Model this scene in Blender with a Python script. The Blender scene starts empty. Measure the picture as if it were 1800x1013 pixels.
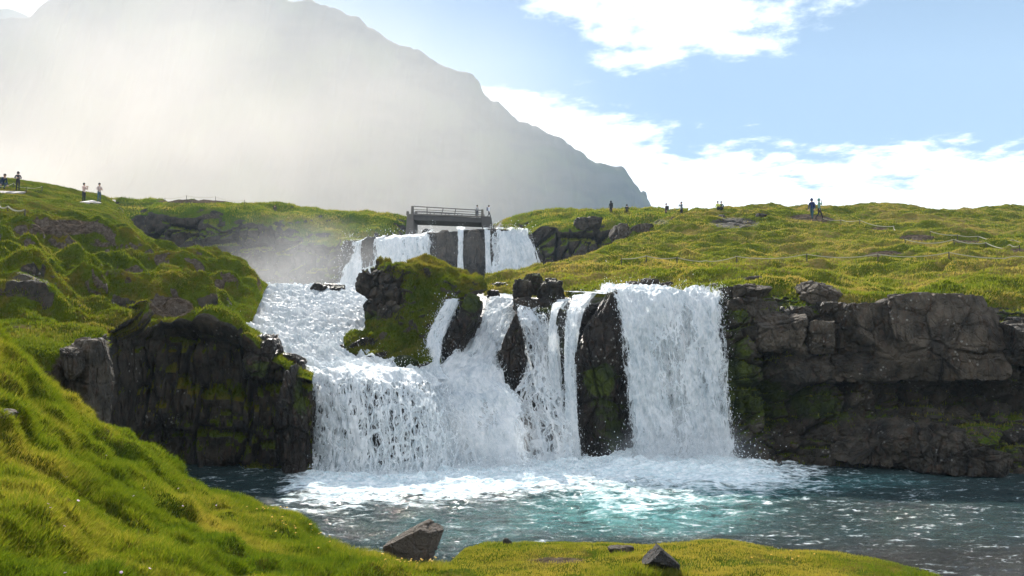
import bpy, math, random, bmesh
import numpy as np
from mathutils import Vector
from mathutils.bvhtree import BVHTree
random.seed(7)
RNG = np.random.default_rng(11)
scn = bpy.context.scene
COL = scn.collection
F = 1413.0; CX = 900.0; CY = 506.5; HOR = 600.0; CAMZ = 4.0
PITCH = math.atan((HOR - CY) / F)
cp, sp = math.cos(PITCH), math.sin(PITCH)

# ------------------------------------------------------------------ camera maths
def at(px, py, Y):
    px = np.asarray(px, float); py = np.asarray(py, float); Y = np.asarray(Y, float)
    u = (px - CX) / F; v = (CY - py) / F
    dy = cp - v * sp; dz = sp + v * cp
    return np.stack([u * Y / dy, Y + 0 * u, CAMZ + dz * Y / dy], -1)

def proj(P):
    d = P - np.array([0, 0, CAMZ])
    w = np.maximum(d[..., 1] * cp + d[..., 2] * sp, 1e-3)
    up = -d[..., 1] * sp + d[..., 2] * cp
    return CX + F * d[..., 0] / w, CY - F * up / w

# ------------------------------------------------------------------ noise
_perm = np.random.default_rng(3).permutation(256); _perm = np.concatenate([_perm, _perm, _perm])
_g = np.array([[1,1,0],[-1,1,0],[1,-1,0],[-1,-1,0],[1,0,1],[-1,0,1],[1,0,-1],[-1,0,-1],[0,1,1],[0,-1,1],[0,1,-1],[0,-1,-1],
               [1,1,0],[-1,1,0],[0,-1,1],[0,-1,-1]], float)
def perlin(P, seed=0):
    P = np.asarray(P, float) + seed * 17.31
    i = np.floor(P).astype(np.int64); f = P - i; i &= 255
    u = f * f * f * (f * (f * 6 - 15) + 10)
    out = 0
    for dx in (0, 1):
        wx = u[..., 0] if dx else 1 - u[..., 0]
        for dy in (0, 1):
            wy = u[..., 1] if dy else 1 - u[..., 1]
            for dz in (0, 1):
                wz = u[..., 2] if dz else 1 - u[..., 2]
                h = _perm[_perm[_perm[(i[..., 0] + dx) & 255] + ((i[..., 1] + dy) & 255)] + ((i[..., 2] + dz) & 255)] & 15
                g = _g[h]
                out = out + wx * wy * wz * (g[..., 0] * (f[..., 0] - dx) + g[..., 1] * (f[..., 1] - dy) + g[..., 2] * (f[..., 2] - dz))
    return out
def fbm(P, octv=4, seed=0, gain=0.5):
    a = 1.0; s = 0; t = 0
    for k in range(octv):
        s = s + a * perlin(P, seed + k * 1.7); t += a; a *= gain; P = P * 2.03
    return s / t
def billow(P, octv=3, seed=0, gain=0.45):
    a = 1.0; s = 0; t = 0
    for k in range(octv):
        s = s + a * np.abs(perlin(P, seed + k * 2.3)); t += a; a *= gain; P = P * 2.1
    return s / t
def ridged(P, octv=4, seed=0):
    return 1 - 2 * billow(P, octv, seed)
def jit(r): return 0.22 + 0.56 * r
def worley(P, seed=0):
    """F1, F2, random value of the nearest cell"""
    P = np.asarray(P, float) + seed * 31.7
    i = np.floor(P).astype(np.int64); f = P - i
    F1 = np.full(P.shape[:-1], 9.0); F2 = F1.copy(); R = np.zeros(P.shape[:-1])
    for dx in (-1, 0, 1):
        for dy in (-1, 0, 1):
            for dz in (-1, 0, 1):
                c = i + np.array([dx, dy, dz])
                h = (c[..., 0] * 73856093) ^ (c[..., 1] * 19349663) ^ (c[..., 2] * 83492791)
                h = (h ^ (h >> 13)) * 1274126177 & 0x7fffffff
                r1 = (h & 1023) / 1023.0; r2 = ((h >> 10) & 1023) / 1023.0; r3 = ((h >> 20) & 1023) / 1023.0
                d = np.sqrt((dx + jit(r1) - f[..., 0]) ** 2 + (dy + jit(r2) - f[..., 1]) ** 2 + (dz + jit(r3) - f[..., 2]) ** 2)
                m = d < F1
                F2 = np.where(m, F1, np.minimum(F2, d)); R = np.where(m, (r1 * 7.3 + r2 * 3.1 + r3) % 1.0, R); F1 = np.where(m, d, F1)
    return F1, F2, R
def blocky(P, sc, seed=0):
    """stepped, jointed rock relief, about -0.5..0.5, with cracks"""
    sc = np.asarray(sc, float)
    Q = P / sc + 0.16 * np.stack([fbm(P / sc * 0.8, 2, seed + 5), fbm(P / sc * 0.8, 2, seed + 6), fbm(P / sc * 0.8, 2, seed + 7)], -1)
    f1, f2, r = worley(Q, seed)
    return (r - 0.5) - 0.75 * np.clip(1 - (f2 - f1) / 0.10, 0, 1)
def smooth(a, b, x):
    t = np.clip((x - a) / (b - a), 0, 1); return t * t * (3 - 2 * t)

# ------------------------------------------------------------------ interpolation / lofts
def pchip(x, y, xi):
    x = np.asarray(x, float); y = np.asarray(y, float)
    if y.ndim == 1: return pchip(x, y[:, None], xi)[:, 0]
    h = np.diff(x)[:, None]; d = np.diff(y, axis=0) / h
    m = np.zeros_like(y)
    if len(x) > 2:
        a = d[:-1]; b = d[1:]; w1 = 2 * h[1:] + h[:-1]; w2 = h[1:] + 2 * h[:-1]
        with np.errstate(all='ignore'):
            mm = (w1 + w2) / (w1 / a + w2 / b)
        m[1:-1] = np.where(a * b > 0, np.nan_to_num(mm), 0)
    m[0] = d[0]; m[-1] = d[-1]
    k = np.clip(np.searchsorted(x, xi, side='right') - 1, 0, len(x) - 2)
    hh = (x[k + 1] - x[k]); t = ((xi - x[k]) / hh)[:, None]; hh = hh[:, None]
    return ((2*t**3 - 3*t**2 + 1) * y[k] + (t**3 - 2*t**2 + t) * hh * m[k] + (-2*t**3 + 3*t**2) * y[k+1] + (t**3 - t**2) * hh * m[k+1])
def loft(rows, nu, nv, vpow=None):
    s = np.linspace(0, 1, nu); R = []
    for r in rows:
        r = np.array(r, float); x = (r[:, 0] - r[0, 0]) / (r[-1, 0] - r[0, 0])
        px = pchip(x, r[:, 0], s); py = pchip(x, r[:, 1], s); Y = pchip(x, r[:, 2], s)
        R.append(at(px, py, Y))
    R = np.array(R)
    ch = np.linalg.norm(np.diff(R, axis=0), axis=-1).mean(1); t = np.concatenate([[0], np.cumsum(np.maximum(ch, 1e-3))])
    if vpow is not None: t = np.concatenate([[0], np.cumsum(vpow)])
    ti = np.linspace(0, t[-1], nv)
    G = pchip(t, R.reshape(len(rows), -1), ti).reshape(nv, nu, 3)
    return G
def normals(G):
    du = np.gradient(G, axis=1); dv = np.gradient(G, axis=0)
    n = np.cross(du, dv); l = np.linalg.norm(n, axis=-1, keepdims=True)
    return n / np.maximum(l, 1e-9)
def grid_faces(nv, nu):
    i = np.arange(nv * nu).reshape(nv, nu)
    return np.stack([i[:-1, :-1], i[:-1, 1:], i[1:, 1:], i[1:, :-1]], -1).reshape(-1, 4)
def mesh_np(name, V, Fc, mat=None, smooth_=True, attrs=None, uv=None, parent=None, colattrs=None):
    me = bpy.data.meshes.new(name); V = np.asarray(V, np.float32).reshape(-1, 3); Fc = np.asarray(Fc, np.int32); k = Fc.shape[1]
    me.vertices.add(len(V)); me.vertices.foreach_set('co', V.ravel())
    me.loops.add(Fc.size); me.loops.foreach_set('vertex_index', Fc.ravel())
    me.polygons.add(len(Fc)); me.polygons.foreach_set('loop_start', np.arange(0, Fc.size, k, dtype=np.int32))
    me.polygons.foreach_set('loop_total', np.full(len(Fc), k, np.int32))
    me.polygons.foreach_set('use_smooth', np.full(len(Fc), smooth_))
    if uv is not None:
        l = me.uv_layers.new(name='UVMap'); l.data.foreach_set('uv', np.asarray(uv, np.float32).reshape(-1, 2)[Fc.ravel()].ravel())
    for a, val in (attrs or {}).items():
        at_ = me.attributes.new(a, 'FLOAT', 'POINT'); at_.data.foreach_set('value', np.asarray(val, np.float32).ravel())
    for a, val in (colattrs or {}).items():
        at_ = me.attributes.new(a, 'FLOAT_VECTOR', 'POINT'); at_.data.foreach_set('vector', np.asarray(val, np.float32).ravel())
    me.update(calc_edges=True); me.validate()
    if mat: me.materials.append(mat)
    o = bpy.data.objects.new(name, me); COL.objects.link(o)
    if parent: o.parent = parent
    return o
def tag(o, label=None, cat=None, group=None, kind=None):
    if label: o['label'] = label
    if cat: o['category'] = cat
    if group: o['group'] = group
    if kind: o['kind'] = kind
    return o
def empty(name, loc, rz=0):
    o = bpy.data.objects.new(name, None); o.location = loc; o.rotation_euler = (0, 0, rz); o.empty_display_size = 0.3
    COL.objects.link(o); return o

# ------------------------------------------------------------------ node helpers
def newmat(name):
    m = bpy.data.materials.new(name); m.use_nodes = True; nt = m.node_tree; nt.nodes.clear()
    return m, nt
class N:
    def __init__(s, nt): s.nt = nt
    def n(s, t, **kw):
        nd = s.nt.nodes.new(t)
        for k, v in kw.items():
            if k in nd.inputs.keys() if isinstance(k, str) else False: nd.inputs[k].default_value = v
            else: setattr(nd, k, v)
        return nd
    def l(s, a, b): s.nt.links.new(a, b)
    def attr(s, name): return s.n('ShaderNodeAttribute', attribute_name=name)
    def coord(s): return s.n('ShaderNodeNewGeometry').outputs['Position']
    def noise(s, vec, scale, detail=3, rough=0.55, dist=0, out='Fac'):
        nd = s.n('ShaderNodeTexNoise'); nd.inputs['Scale'].default_value = scale; nd.inputs['Detail'].default_value = detail
        nd.inputs['Roughness'].default_value = rough; nd.inputs['Distortion'].default_value = dist
        if vec is not None: s.l(vec, nd.inputs['Vector'])
        return nd.outputs[out]
    def math(s, op, a, b=None, c=None, clamp=False):
        nd = s.n('ShaderNodeMath', operation=op); nd.use_clamp = clamp
        for i, v in enumerate((a, b, c)):
            if v is None: continue
            if isinstance(v, (int, float)): nd.inputs[i].default_value = v
            else: s.l(v, nd.inputs[i])
        return nd.outputs[0]
    def ramp(s, fac, stops, interp='LINEAR'):
        nd = s.n('ShaderNodeValToRGB'); cr = nd.color_ramp; cr.interpolation = interp
        while len(cr.elements) < len(stops): cr.elements.new(0.5)
        for e, (p, c) in zip(cr.elements, stops):
            e.position = p; e.color = (c, c, c, 1) if isinstance(c, (int, float)) else (*c, 1)
        s.l(fac, nd.inputs[0]); return nd.outputs['Color']
    def mix(s, f, a, b, blend='MIX'):
        nd = s.n('ShaderNodeMix', data_type='RGBA', blend_type=blend)
        for inp, v in ((nd.inputs[0], f), (nd.inputs[6], a), (nd.inputs[7], b)):
            if isinstance(v, (int, float)): inp.default_value = v
            elif isinstance(v, tuple): inp.default_value = (*v, 1)
            else: s.l(v, inp)
        return nd.outputs[2]
    def sstep(s, v, a, b):
        nd = s.n('ShaderNodeMapRange', interpolation_type='SMOOTHSTEP'); s.l(v, nd.inputs[0])
        nd.inputs[1].default_value = a; nd.inputs[2].default_value = b; return nd.outputs[0]
    def mapping(s, vec, scale=(1, 1, 1), loc=(0, 0, 0), rot=(0, 0, 0)):
        nd = s.n('ShaderNodeMapping'); s.l(vec, nd.inputs[0]); nd.inputs['Scale'].default_value = scale
        nd.inputs['Location'].default_value = loc; nd.inputs['Rotation'].default_value = rot; return nd.outputs[0]
    def bump(s, h, strength=0.5, dist=0.05, normal=None):
        nd = s.n('ShaderNodeBump'); s.l(h, nd.inputs['Height']); nd.inputs['Strength'].default_value = strength
        nd.inputs['Distance'].default_value = dist
        if normal: s.l(normal, nd.inputs['Normal'])
        return nd.outputs[0]
    def out(s, sh, disp=None, vol=None):
        o = s.n('ShaderNodeOutputMaterial')
        if sh is not None: s.l(sh, o.inputs['Surface'])
        if vol is not None: s.l(vol, o.inputs['Volume'])

def simple_mat(name, col, rough=0.8, var=0.15, scale=8, spec=0.3):
    m, nt = newmat(name); q = N(nt)
    b = q.n('ShaderNodeBsdfPrincipled'); b.inputs['Roughness'].default_value = rough; b.inputs['Specular IOR Level'].default_value = spec
    tc = q.n('ShaderNodeTexCoord').outputs['Object']
    nz = q.noise(tc, scale, 4)
    c = q.mix(nz, tuple(x * (1 - var) for x in col), tuple(min(1, x * (1 + var)) for x in col))
    q.l(c, b.inputs['Base Color']); q.l(q.bump(nz, 0.3, 0.02), b.inputs['Normal']); q.out(b.outputs[0]); return m

def terrain_mat(name, gscale=1.0, green=(0.075, 0.12, 0.012), dry=(0.17, 0.15, 0.035), deep=(0.035, 0.075, 0.008),
                rock1=(0.012, 0.011, 0.008), rock2=(0.072, 0.060, 0.044), wet=0.0):
    """veg = green cover, soil = bare earth / gravel, moss = bright moss on rock; the rest is basalt"""
    m, nt = newmat(name); q = N(nt); P = q.coord()
    veg = q.attr('veg').outputs['Fac']; soil = q.attr('soil').outputs['Fac']; moss = q.attr('moss').outputs['Fac']
    n1 = q.noise(P, 0.35 * gscale, 5, 0.6); n2 = q.noise(P, 1.7 * gscale, 5, 0.65); n3 = q.noise(P, 9 * gscale, 4, 0.7)
    g = q.mix(q.sstep(n2, 0.38, 0.62), green, deep)
    mx = q.math('ADD', q.math('MULTIPLY', n1, 0.6), q.math('MULTIPLY', n2, 0.4))
    g = q.mix(q.sstep(mx, 0.47, 0.60), g, dry)
    g = q.mix(q.sstep(n3, 0.3, 0.75), g, q.mix(0.5, g, (0.12, 0.15, 0.02)))
    # rock
    r1 = q.noise(P, 1.3, 6, 0.65); r2 = q.noise(q.mapping(P, (3, 3, 1.2)), 2.2, 6, 0.7)
    r = q.mix(q.sstep(r1, 0.35, 0.65), rock1, rock2)
    r = q.mix(q.sstep(r2, 0.5, 0.72), r, q.mix(0.6, r, (0.09, 0.045, 0.026)))
    vor = q.n('ShaderNodeTexVoronoi', feature='F1'); q.l(q.mapping(P, (1, 1, 1)), vor.inputs['Vector']); vor.inputs['Scale'].default_value = 5.5
    lich = q.math('MULTIPLY', q.sstep(vor.outputs['Distance'], 0.26, 0.14), q.sstep(q.noise(P, 1.1, 3), 0.52, 0.66))
    r = q.mix(q.math('MULTIPLY', lich, 0.75), r, (0.30, 0.29, 0.26))
    s_ = q.mix(q.sstep(q.noise(P, 6, 5, 0.7), 0.35, 0.7), (0.055, 0.04, 0.028), (0.15, 0.12, 0.095))
    ms = q.mix(q.sstep(n2, 0.35, 0.65), (0.05, 0.068, 0.004), (0.014, 0.024, 0.003))
    vf = q.sstep(q.math('ADD', veg, q.math('MULTIPLY', q.math('SUBTRACT', n3, 0.5), 0.5)), 0.42, 0.58)
    sf = q.sstep(q.math('ADD', soil, q.math('MULTIPLY', q.math('SUBTRACT', n3, 0.5), 0.5)), 0.42, 0.58)
    mf = q.sstep(q.math('ADD', moss, q.math('MULTIPLY', q.math('SUBTRACT', n3, 0.5), 0.6)), 0.40, 0.62)
    c = q.mix(mf, r, ms); c = q.mix(vf, c, g); c = q.mix(sf, c, s_)
    b = q.n('ShaderNodeBsdfPrincipled'); q.l(c, b.inputs['Base Color']); q.l(q.math('MULTIPLY', q.math('SUBTRACT', 1.0, vf), 0.35), b.inputs['Specular IOR Level'])
    ro = q.math('SUBTRACT', 0.85, q.math('MULTIPLY', q.math('SUBTRACT', 1.0, q.math('MAXIMUM', vf, mf)), wet))
    q.l(ro, b.inputs['Roughness'])
    cr = q.n('ShaderNodeTexVoronoi', feature='DISTANCE_TO_EDGE'); q.l(q.mapping(P, (1.0, 1.0, 0.55)), cr.inputs['Vector']); cr.inputs['Scale'].default_value = 2.4
    crk = q.math('MULTIPLY', q.sstep(cr.outputs[0], 0.0, 0.05), q.math('SUBTRACT', 1.0, vf))
    h = q.math('ADD', q.math('MULTIPLY', r2, 0.8), q.math('ADD', q.math('MULTIPLY', n3, 0.7), q.math('MULTIPLY', crk, 0.25)))
    h = q.math('ADD', h, q.math('MULTIPLY', q.noise(P, 28, 3, 0.7), 0.35))
    q.l(q.bump(h, 1.0, 0.14), b.inputs['Normal']); q.out(b.outputs[0]); return m

def blade_mat(name, c1, c2, c3, transl=0.45):
    m, nt = newmat(name); q = N(nt); a = q.attr('tint').outputs['Fac']
    c = q.ramp(a, [(0.0, c1), (0.5, c2), (1.0, c3)])
    d = q.n('ShaderNodeBsdfDiffuse'); t = q.n('ShaderNodeBsdfTranslucent'); g = q.n('ShaderNodeBsdfGlossy'); g.inputs['Roughness'].default_value = 0.45
    q.l(c, d.inputs[0]); q.l(q.mix(1.0, c, (1.5, 1.45, 0.8), 'MULTIPLY'), t.inputs[0]); g.inputs[0].default_value = (0.7, 0.75, 0.6, 1)
    mx = q.n('ShaderNodeMixShader'); mx.inputs[0].default_value = transl; q.l(d.outputs[0], mx.inputs[1]); q.l(t.outputs[0], mx.inputs[2])
    m2 = q.n('ShaderNodeMixShader'); m2.inputs[0].default_value = 0.012; q.l(mx.outputs[0], m2.inputs[1]); q.l(g.outputs[0], m2.inputs[2])
    q.out(m2.outputs[0]); return m

MT_near = terrain_mat('bank_ground', 1.6, green=(0.05, 0.08, 0.006), dry=(0.13, 0.10, 0.02), deep=(0.02, 0.04, 0.004))
MT_hill = terrain_mat('hill_ground', 0.7, green=(0.11, 0.125, 0.012), dry=(0.25, 0.18, 0.06), deep=(0.045, 0.07, 0.006))
MT_left = terrain_mat('left_hill_ground', 1.0, green=(0.075, 0.10, 0.008), dry=(0.14, 0.105, 0.02), deep=(0.03, 0.05, 0.004))
MT_cliff = terrain_mat('cliff_rock', 1.0, wet=0.25)
MT_wet = terrain_mat('wet_rock', 1.0, wet=0.55, rock1=(0.006, 0.005, 0.004), rock2=(0.03, 0.023, 0.017))
MT_back = terrain_mat('back_cliff', 0.6, rock1=(0.015, 0.013, 0.010), rock2=(0.06, 0.05, 0.038))

# ------------------------------------------------------------------ terrain sheets
SHEETS = {}
def blobmask(px, py, blobs):
    m = np.zeros_like(px)
    for (x, y, rx, ry, v) in blobs:
        m = m + v * np.exp(-(((px - x) / rx) ** 2 + ((py - y) / ry) ** 2) ** 1.5)
    return m
def sheet(name, rows, nu, nv, mat, disp=None, veg_thr=(0.35, 0.6), veg_b=(), soil_b=(), moss_b=(), moss0=0.0, vpow=None, kind='structure', steep_soil=False):
    G = loft(rows, nu, nv, vpow)
    Nn = normals(G)
    if disp is not None:
        D = disp(G, Nn)
        G = G + D
    Nn = normals(G)
    px, py = proj(G)
    nz = fbm(G * 0.8, 3, 21)
    veg = smooth(veg_thr[0], veg_thr[1], Nn[..., 2] + 0.35 * nz) + blobmask(px, py, veg_b)
    soil = blobmask(px, py, soil_b) + (smooth(0.42, 0.22, Nn[..., 2] + 0.4 * nz) * smooth(5.2, 6.2, G[..., 2]) * 0.9 if steep_soil else 0)
    moss = moss0 + 0.5 * nz + 0.35 * np.clip(Nn[..., 2], -0.3, 1) + blobmask(px, py, moss_b)
    o = mesh_np(name, G, grid_faces(nv, nu), mat, True, dict(veg=np.clip(veg, 0, 1), soil=np.clip(soil, 0, 1), moss=np.clip(moss, 0, 1)))
    o['kind'] = kind
    SHEETS[name + str(len(SHEETS))] = dict(G=G, N=Nn, veg=np.clip(veg, 0, 1) * (1 - np.clip(soil * 1.4, 0, 1)), px=px, py=py, name=name)
    return o, SHEETS[name + str(len(SHEETS) - 1)]

def zdir(a): return np.stack([0 * a, 0 * a, a], -1)

# --- ground under everything
def ground():
    xs = np.concatenate([np.linspace(-1500, -60, 12), np.linspace(-50, 50, 21), np.linspace(60, 1500, 12)])
    ys = np.concatenate([np.linspace(-60, 0, 6), np.linspace(5, 120, 24), np.linspace(140, 1500, 16)])
    X, Y = np.meshgrid(xs, ys); Z = np.full_like(X, -1.6)
    Z += smooth(100, 160, Y) * 5
    G = np.stack([X, Y, Z], -1)
    mesh_np('ground', G, grid_faces(*X.shape), MT_hill, True, dict(veg=smooth(90, 120, Y), soil=0 * X, moss=0 * X))['kind'] = 'structure'
ground()

# --- foreground bank
def d_bank(G, Nn):
    a = smooth(0.0, 0.9, G[..., 2] + 0.15) * 0.9 + 0.1
    t = 0.85 * (billow(G * np.array([0.55, 0.5, 0.3]), 3, 4) - 0.2) + 0.20 * fbm(G * 1.7, 3, 8) + 0.035 * fbm(G * 6, 2, 9)
    right = smooth(0.5, -2.5, G[..., 0])
    return Nn * (t * a * (0.5 + 0.5 * right))[..., None]
bank_rows = [
    [(-2500, 2400, 2.0), (0, 2400, 2.0), (900, 2400, 2.0), (4000, 3000, 2.0)],
    [(-700, 1060, 5), (100, 1060, 6), (450, 1060, 8.5), (700, 1060, 10.5), (1000, 1060, 11.5), (1400, 1060, 11.5), (1900, 1110, 11.2), (2600, 1150, 10.5)],
    [(-600, 800, 8), (0, 850, 9), (200, 900, 10.5), (400, 960, 12), (600, 997, 13), (800, 1003, 13.5), (1000, 987, 13.8), (1300, 987, 13.8), (1700, 1050, 12.8), (2400, 1150, 11.2)],
    [(-500, 500, 13), (-150, 530, 13.2), (0, 592, 13.5), (80, 678, 14), (180, 742, 15), (280, 802, 16), (370, 864, 17), (450, 893, 17.3), (520, 908, 17.2), (560, 948, 16), (610, 978, 15), (690, 990, 14.4), (780, 997, 14.2), (825, 966, 15.2), (900, 953, 15.8), (1130, 957, 15.6), (1250, 953, 15.8), (1400, 968, 15.3), (1560, 990, 14.6), (1650, 1014, 13.9), (1750, 1060, 12.8), (2300, 1160, 11)],
    [(-500, 560, 14.6), (-150, 600, 14.8), (0, 660, 15), (80, 745, 15.3), (180, 810, 16.2), (280, 860, 17), (370, 905, 17.8), (450, 925, 18), (520, 935, 17.7), (560, 972, 16.4), (610, 1000, 15.4), (690, 1015, 14.7), (780, 1020, 14.5), (825, 990, 15.5), (900, 976, 16.1), (1130, 982, 15.9), (1250, 978, 16.1), (1400, 992, 15.6), (1560, 1015, 14.9), (1650, 1040, 14.2), (1750, 1090, 13.1), (2300, 1190, 11.3)],
    [(-500, 860, 18), (0, 905, 18), (180, 925, 18.5), (370, 950, 19), (520, 965, 18.5), (610, 1045, 16), (780, 1070, 15.2), (1130, 1020, 16.6), (1400, 1030, 16.4), (1750, 1130, 13.8), (2300, 1230, 12)],
]
bank_o, S_bank = sheet('grass_bank', bank_rows, 620, 420, MT_near, d_bank, veg_thr=(-0.3, 0.1),
    veg_b=[(800, 980, 400, 60, 0.5)], soil_b=[(110, 880, 60, 14, 0.5), (980, 985, 80, 9, 0.6), (1180, 1000, 60, 8, 0.5), (1100, 972, 50, 4, 0.5), (1330, 990, 70, 6, 0.45), (880, 1000, 50, 6, .45)], vpow=[10, 5, 6.5, 2, 2.5])

# --- left hill with its dark cliff
def d_lhill(G, Nn):
    px, py = proj(G)
    cliff = smooth(0.55, 0.25, Nn[..., 2]) * smooth(7.5, 5.5, G[..., 2])
    s = smooth(3, 8, G[..., 1] - 16) * (1 - cliff)
    w = G + 0.8 * np.stack([fbm(G * 0.35, 2, 31), fbm(G * 0.35, 2, 32), 0 * px], -1)
    t = 2.0 * (billow(w * np.array([0.15, 0.34, 0.50]), 2, 44) - 0.22) + 1.5 * (billow(w * np.array([0.38, 0.7, 0.8]), 3, 47) - .2) + 0.25 * fbm(G * 1.4, 3, 45)
    far = smooth(60, 40, G[..., 1]) * 0.75 + 0.25
    bank = np.interp(py, [480, 505, 545, 585, 620, 655], [470, 462, 420, 445, 490, 552]); far = far * (0.12 + 0.88 * smooth(-8, -60, px - bank))
    # terraces: little risers under rounded lips
    tz = G[..., 2] + 0.8 * fbm(G * 0.25, 2, 50)
    ph = (tz / 1.5) % 1.0
    ter = np.where(ph < 0.75, smooth(0, 0.75, ph), smooth(1, 0.75, ph)) * 0.8
    out = (Nn * ((t + ter) * s * far)[..., None])
    bl = 0.9 * blocky(G, (1.7, 1.5, 1.4), 3) + 0.35 * blocky(G, (0.45, 0.5, 0.6), 4) + 0.1 * fbm(G * 4, 3, 6)
    out += np.stack([0.25 * bl, -bl, 0 * bl], -1) * cliff[..., None] * 0.75
    return out
lh_rows = [
    [(-400, 1000, 17), (60, 960, 17.5), (150, 930, 18.5), (195, 905, 23), (300, 870, 26), (400, 862, 25.6), (500, 850, 25), (549, 850, 24.6)],
    [(-400, 760, 17.2), (60, 740, 18), (150, 735, 18.8), (190, 730, 23.2), (300, 720, 26.2), (400, 720, 25.8), (500, 735, 25), (549, 735, 24.7)],
    [(-400, 650, 17.4), (0, 612, 18.2), (110, 622, 18.8), (172, 604, 20), (200, 596, 23.8), (300, 596, 26), (390, 600, 25.7), (440, 618, 25.3), (495, 648, 24.9), (549, 672, 24.7)],
    [(-400, 620, 18.6), (0, 585, 19.8), (100, 592, 20.6), (172, 580, 22), (210, 578, 25.4), (300, 578, 27), (390, 582, 27), (440, 600, 26.6), (495, 632, 26), (551, 658, 25.7)],
    [(-400, 570, 22), (0, 535, 23.5), (100, 548, 24.5), (200, 560, 27.5), (300, 566, 28.6), (380, 568, 29.5), (430, 580, 29.5), (470, 605, 28.6), (505, 628, 27.4), (549, 660, 26.6)],
    [(-400, 520, 26), (0, 492, 28), (100, 503, 29.5), (200, 513, 31), (300, 526, 32.5), (380, 546, 33), (415, 552, 34), (438, 588, 32.4)],
    [(-400, 470, 30), (0, 450, 33), (150, 470, 36), (300, 490, 38), (400, 498, 38), (445, 496, 38.6), (460, 525, 38)],
    [(-400, 420, 40), (0, 400, 44), (100, 413, 44), (200, 432, 46), (300, 452, 46), (380, 468, 44), (440, 480, 42), (463, 512, 41.5)],
    [(-400, 358, 55), (0, 350, 58), (100, 362, 60), (190, 378, 62), (240, 416, 60), (300, 450, 56), (360, 467, 51), (440, 482, 45), (468, 506, 45)],
    [(-400, 296, 70), (-100, 308, 71), (0, 318, 72), (60, 325, 74), (150, 343, 76), (195, 356, 77), (240, 405, 68), (300, 447, 60), (360, 466, 55), (440, 486, 50), (472, 508, 49)],
    [(-400, 400, 76), (0, 420, 78), (150, 440, 80), (195, 450, 80), (240, 480, 72), (300, 520, 63), (440, 540, 53), (475, 540, 52)],
]
lh_o, S_lh = sheet('left_hill', lh_rows, 620, 640, MT_left, d_lhill, veg_thr=(0.18, 0.48), steep_soil=True,
    soil_b=[(115, 400, 75, 16, 0.9), (180, 430, 35, 8, 0.6), (300, 540, 45, 20, 1.0), (205, 480, 40, 10, 0.5), (40, 575, 40, 8, .5), (120, 655, 40, 50, 0.7)],
    veg_b=[(120, 500, 200, 60, 0.2), (50, 500, 60, 35, -0.8), (430, 505, 45, 30, 0.8), (340, 590, 120, 10, 0.5), (470, 600, 40, 15, 0.2)],
    moss_b=[(455, 650, 30, 28, 0.7), (530, 700, 22, 60, 0.7), (350, 800, 160, 60, 0.1)], moss0=-0.35)

# --- back-left cliff above the upper pool
def d_back(G, Nn):
    c = smooth(0.7, 0.3, Nn[..., 2])
    bl = 2.2 * blocky(G, (4, 4, 5), 13) + 0.9 * blocky(G, (1.3, 1.3, 1.8), 14) + 0.5 * fbm(G * 0.8, 3, 15)
    hill = 1.3 * fbm(G * 0.22, 3, 16) + 0.5 * (0.3 - billow(G * 0.5, 2, 17))
    return np.stack([0 * bl, -bl * c, 0 * bl], -1) + zdir(hill * (1 - c) * 0.8)
bl_rows = [
    [(150, 600, 79), (400, 600, 79), (600, 590, 79), (725, 580, 84)],
    [(150, 430, 80), (300, 420, 80.5), (450, 425, 80.5), (560, 440, 80), (620, 450, 80), (725, 470, 87)],
    [(150, 385, 81), (260, 374, 82.5), (330, 380, 82), (420, 386, 82), (520, 398, 82), (580, 416, 82), (640, 424, 83), (725, 425, 89)],
    [(150, 362, 83), (260, 360, 85), (340, 362, 84.5), (420, 368, 85), (520, 381, 85), (600, 398, 86), (660, 402, 87), (726, 412, 91)],
    [(150, 350, 86), (250, 351, 88), (340, 352, 90), (380, 355, 91), (480, 363, 91), (560, 367, 92), (630, 373, 93), (690, 379, 94), (727, 381, 94)],
    [(150, 420, 94), (340, 420, 98), (560, 430, 99), (727, 430, 99)],
]
_, S_bl = sheet('back_cliff', bl_rows, 420, 240, MT_back, d_back, veg_thr=(0.5, 0.8),
    veg_b=[(420, 395, 60, 14, 0.3), (640, 395, 60, 20, 0.4), (330, 400, 40, 20, .3)], soil_b=[(340, 354, 80, 4, 0.8), (365, 380, 30, 12, 0.5)], moss0=-0.35)

# --- rock face of the upper falls and the cliff to its right
uf_rows = [
    [(560, 560, 76.5), (900, 560, 75), (1000, 540, 74), (1210, 520, 72)],
    [(575, 470, 77), (640, 470, 76.5), (760, 470, 76), (900, 470, 75.5), (1000, 460, 74), (1100, 440, 73), (1210, 430, 72)],
    [(590, 428, 77.8), (640, 419, 77), (740, 413, 77), (765, 407, 76.7), (800, 405, 76.5), (850, 406, 76.6), (900, 410, 76.6), (925, 416, 76.4), (950, 410, 76), (990, 404, 75.5), (1040, 398, 75), (1100, 396, 74.5), (1160, 392, 74), (1210, 388, 74)],
    [(600, 427, 80), (740, 423, 80), (850, 419, 80), (890, 408, 79.5), (925, 398, 79), (960, 389, 78.5), (1040, 384, 78), (1110, 384, 77), (1160, 382, 77), (1210, 380, 77)],
    [(600, 440, 90), (740, 440, 92), (830, 440, 92), (866, 392, 90), (900, 384, 88), (950, 377, 86), (1010, 374, 86), (1070, 373, 87), (1130, 375, 87), (1210, 375, 86)],
    [(600, 480, 98), (830, 480, 98), (900, 430, 98), (1210, 430, 96)],
]
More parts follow.
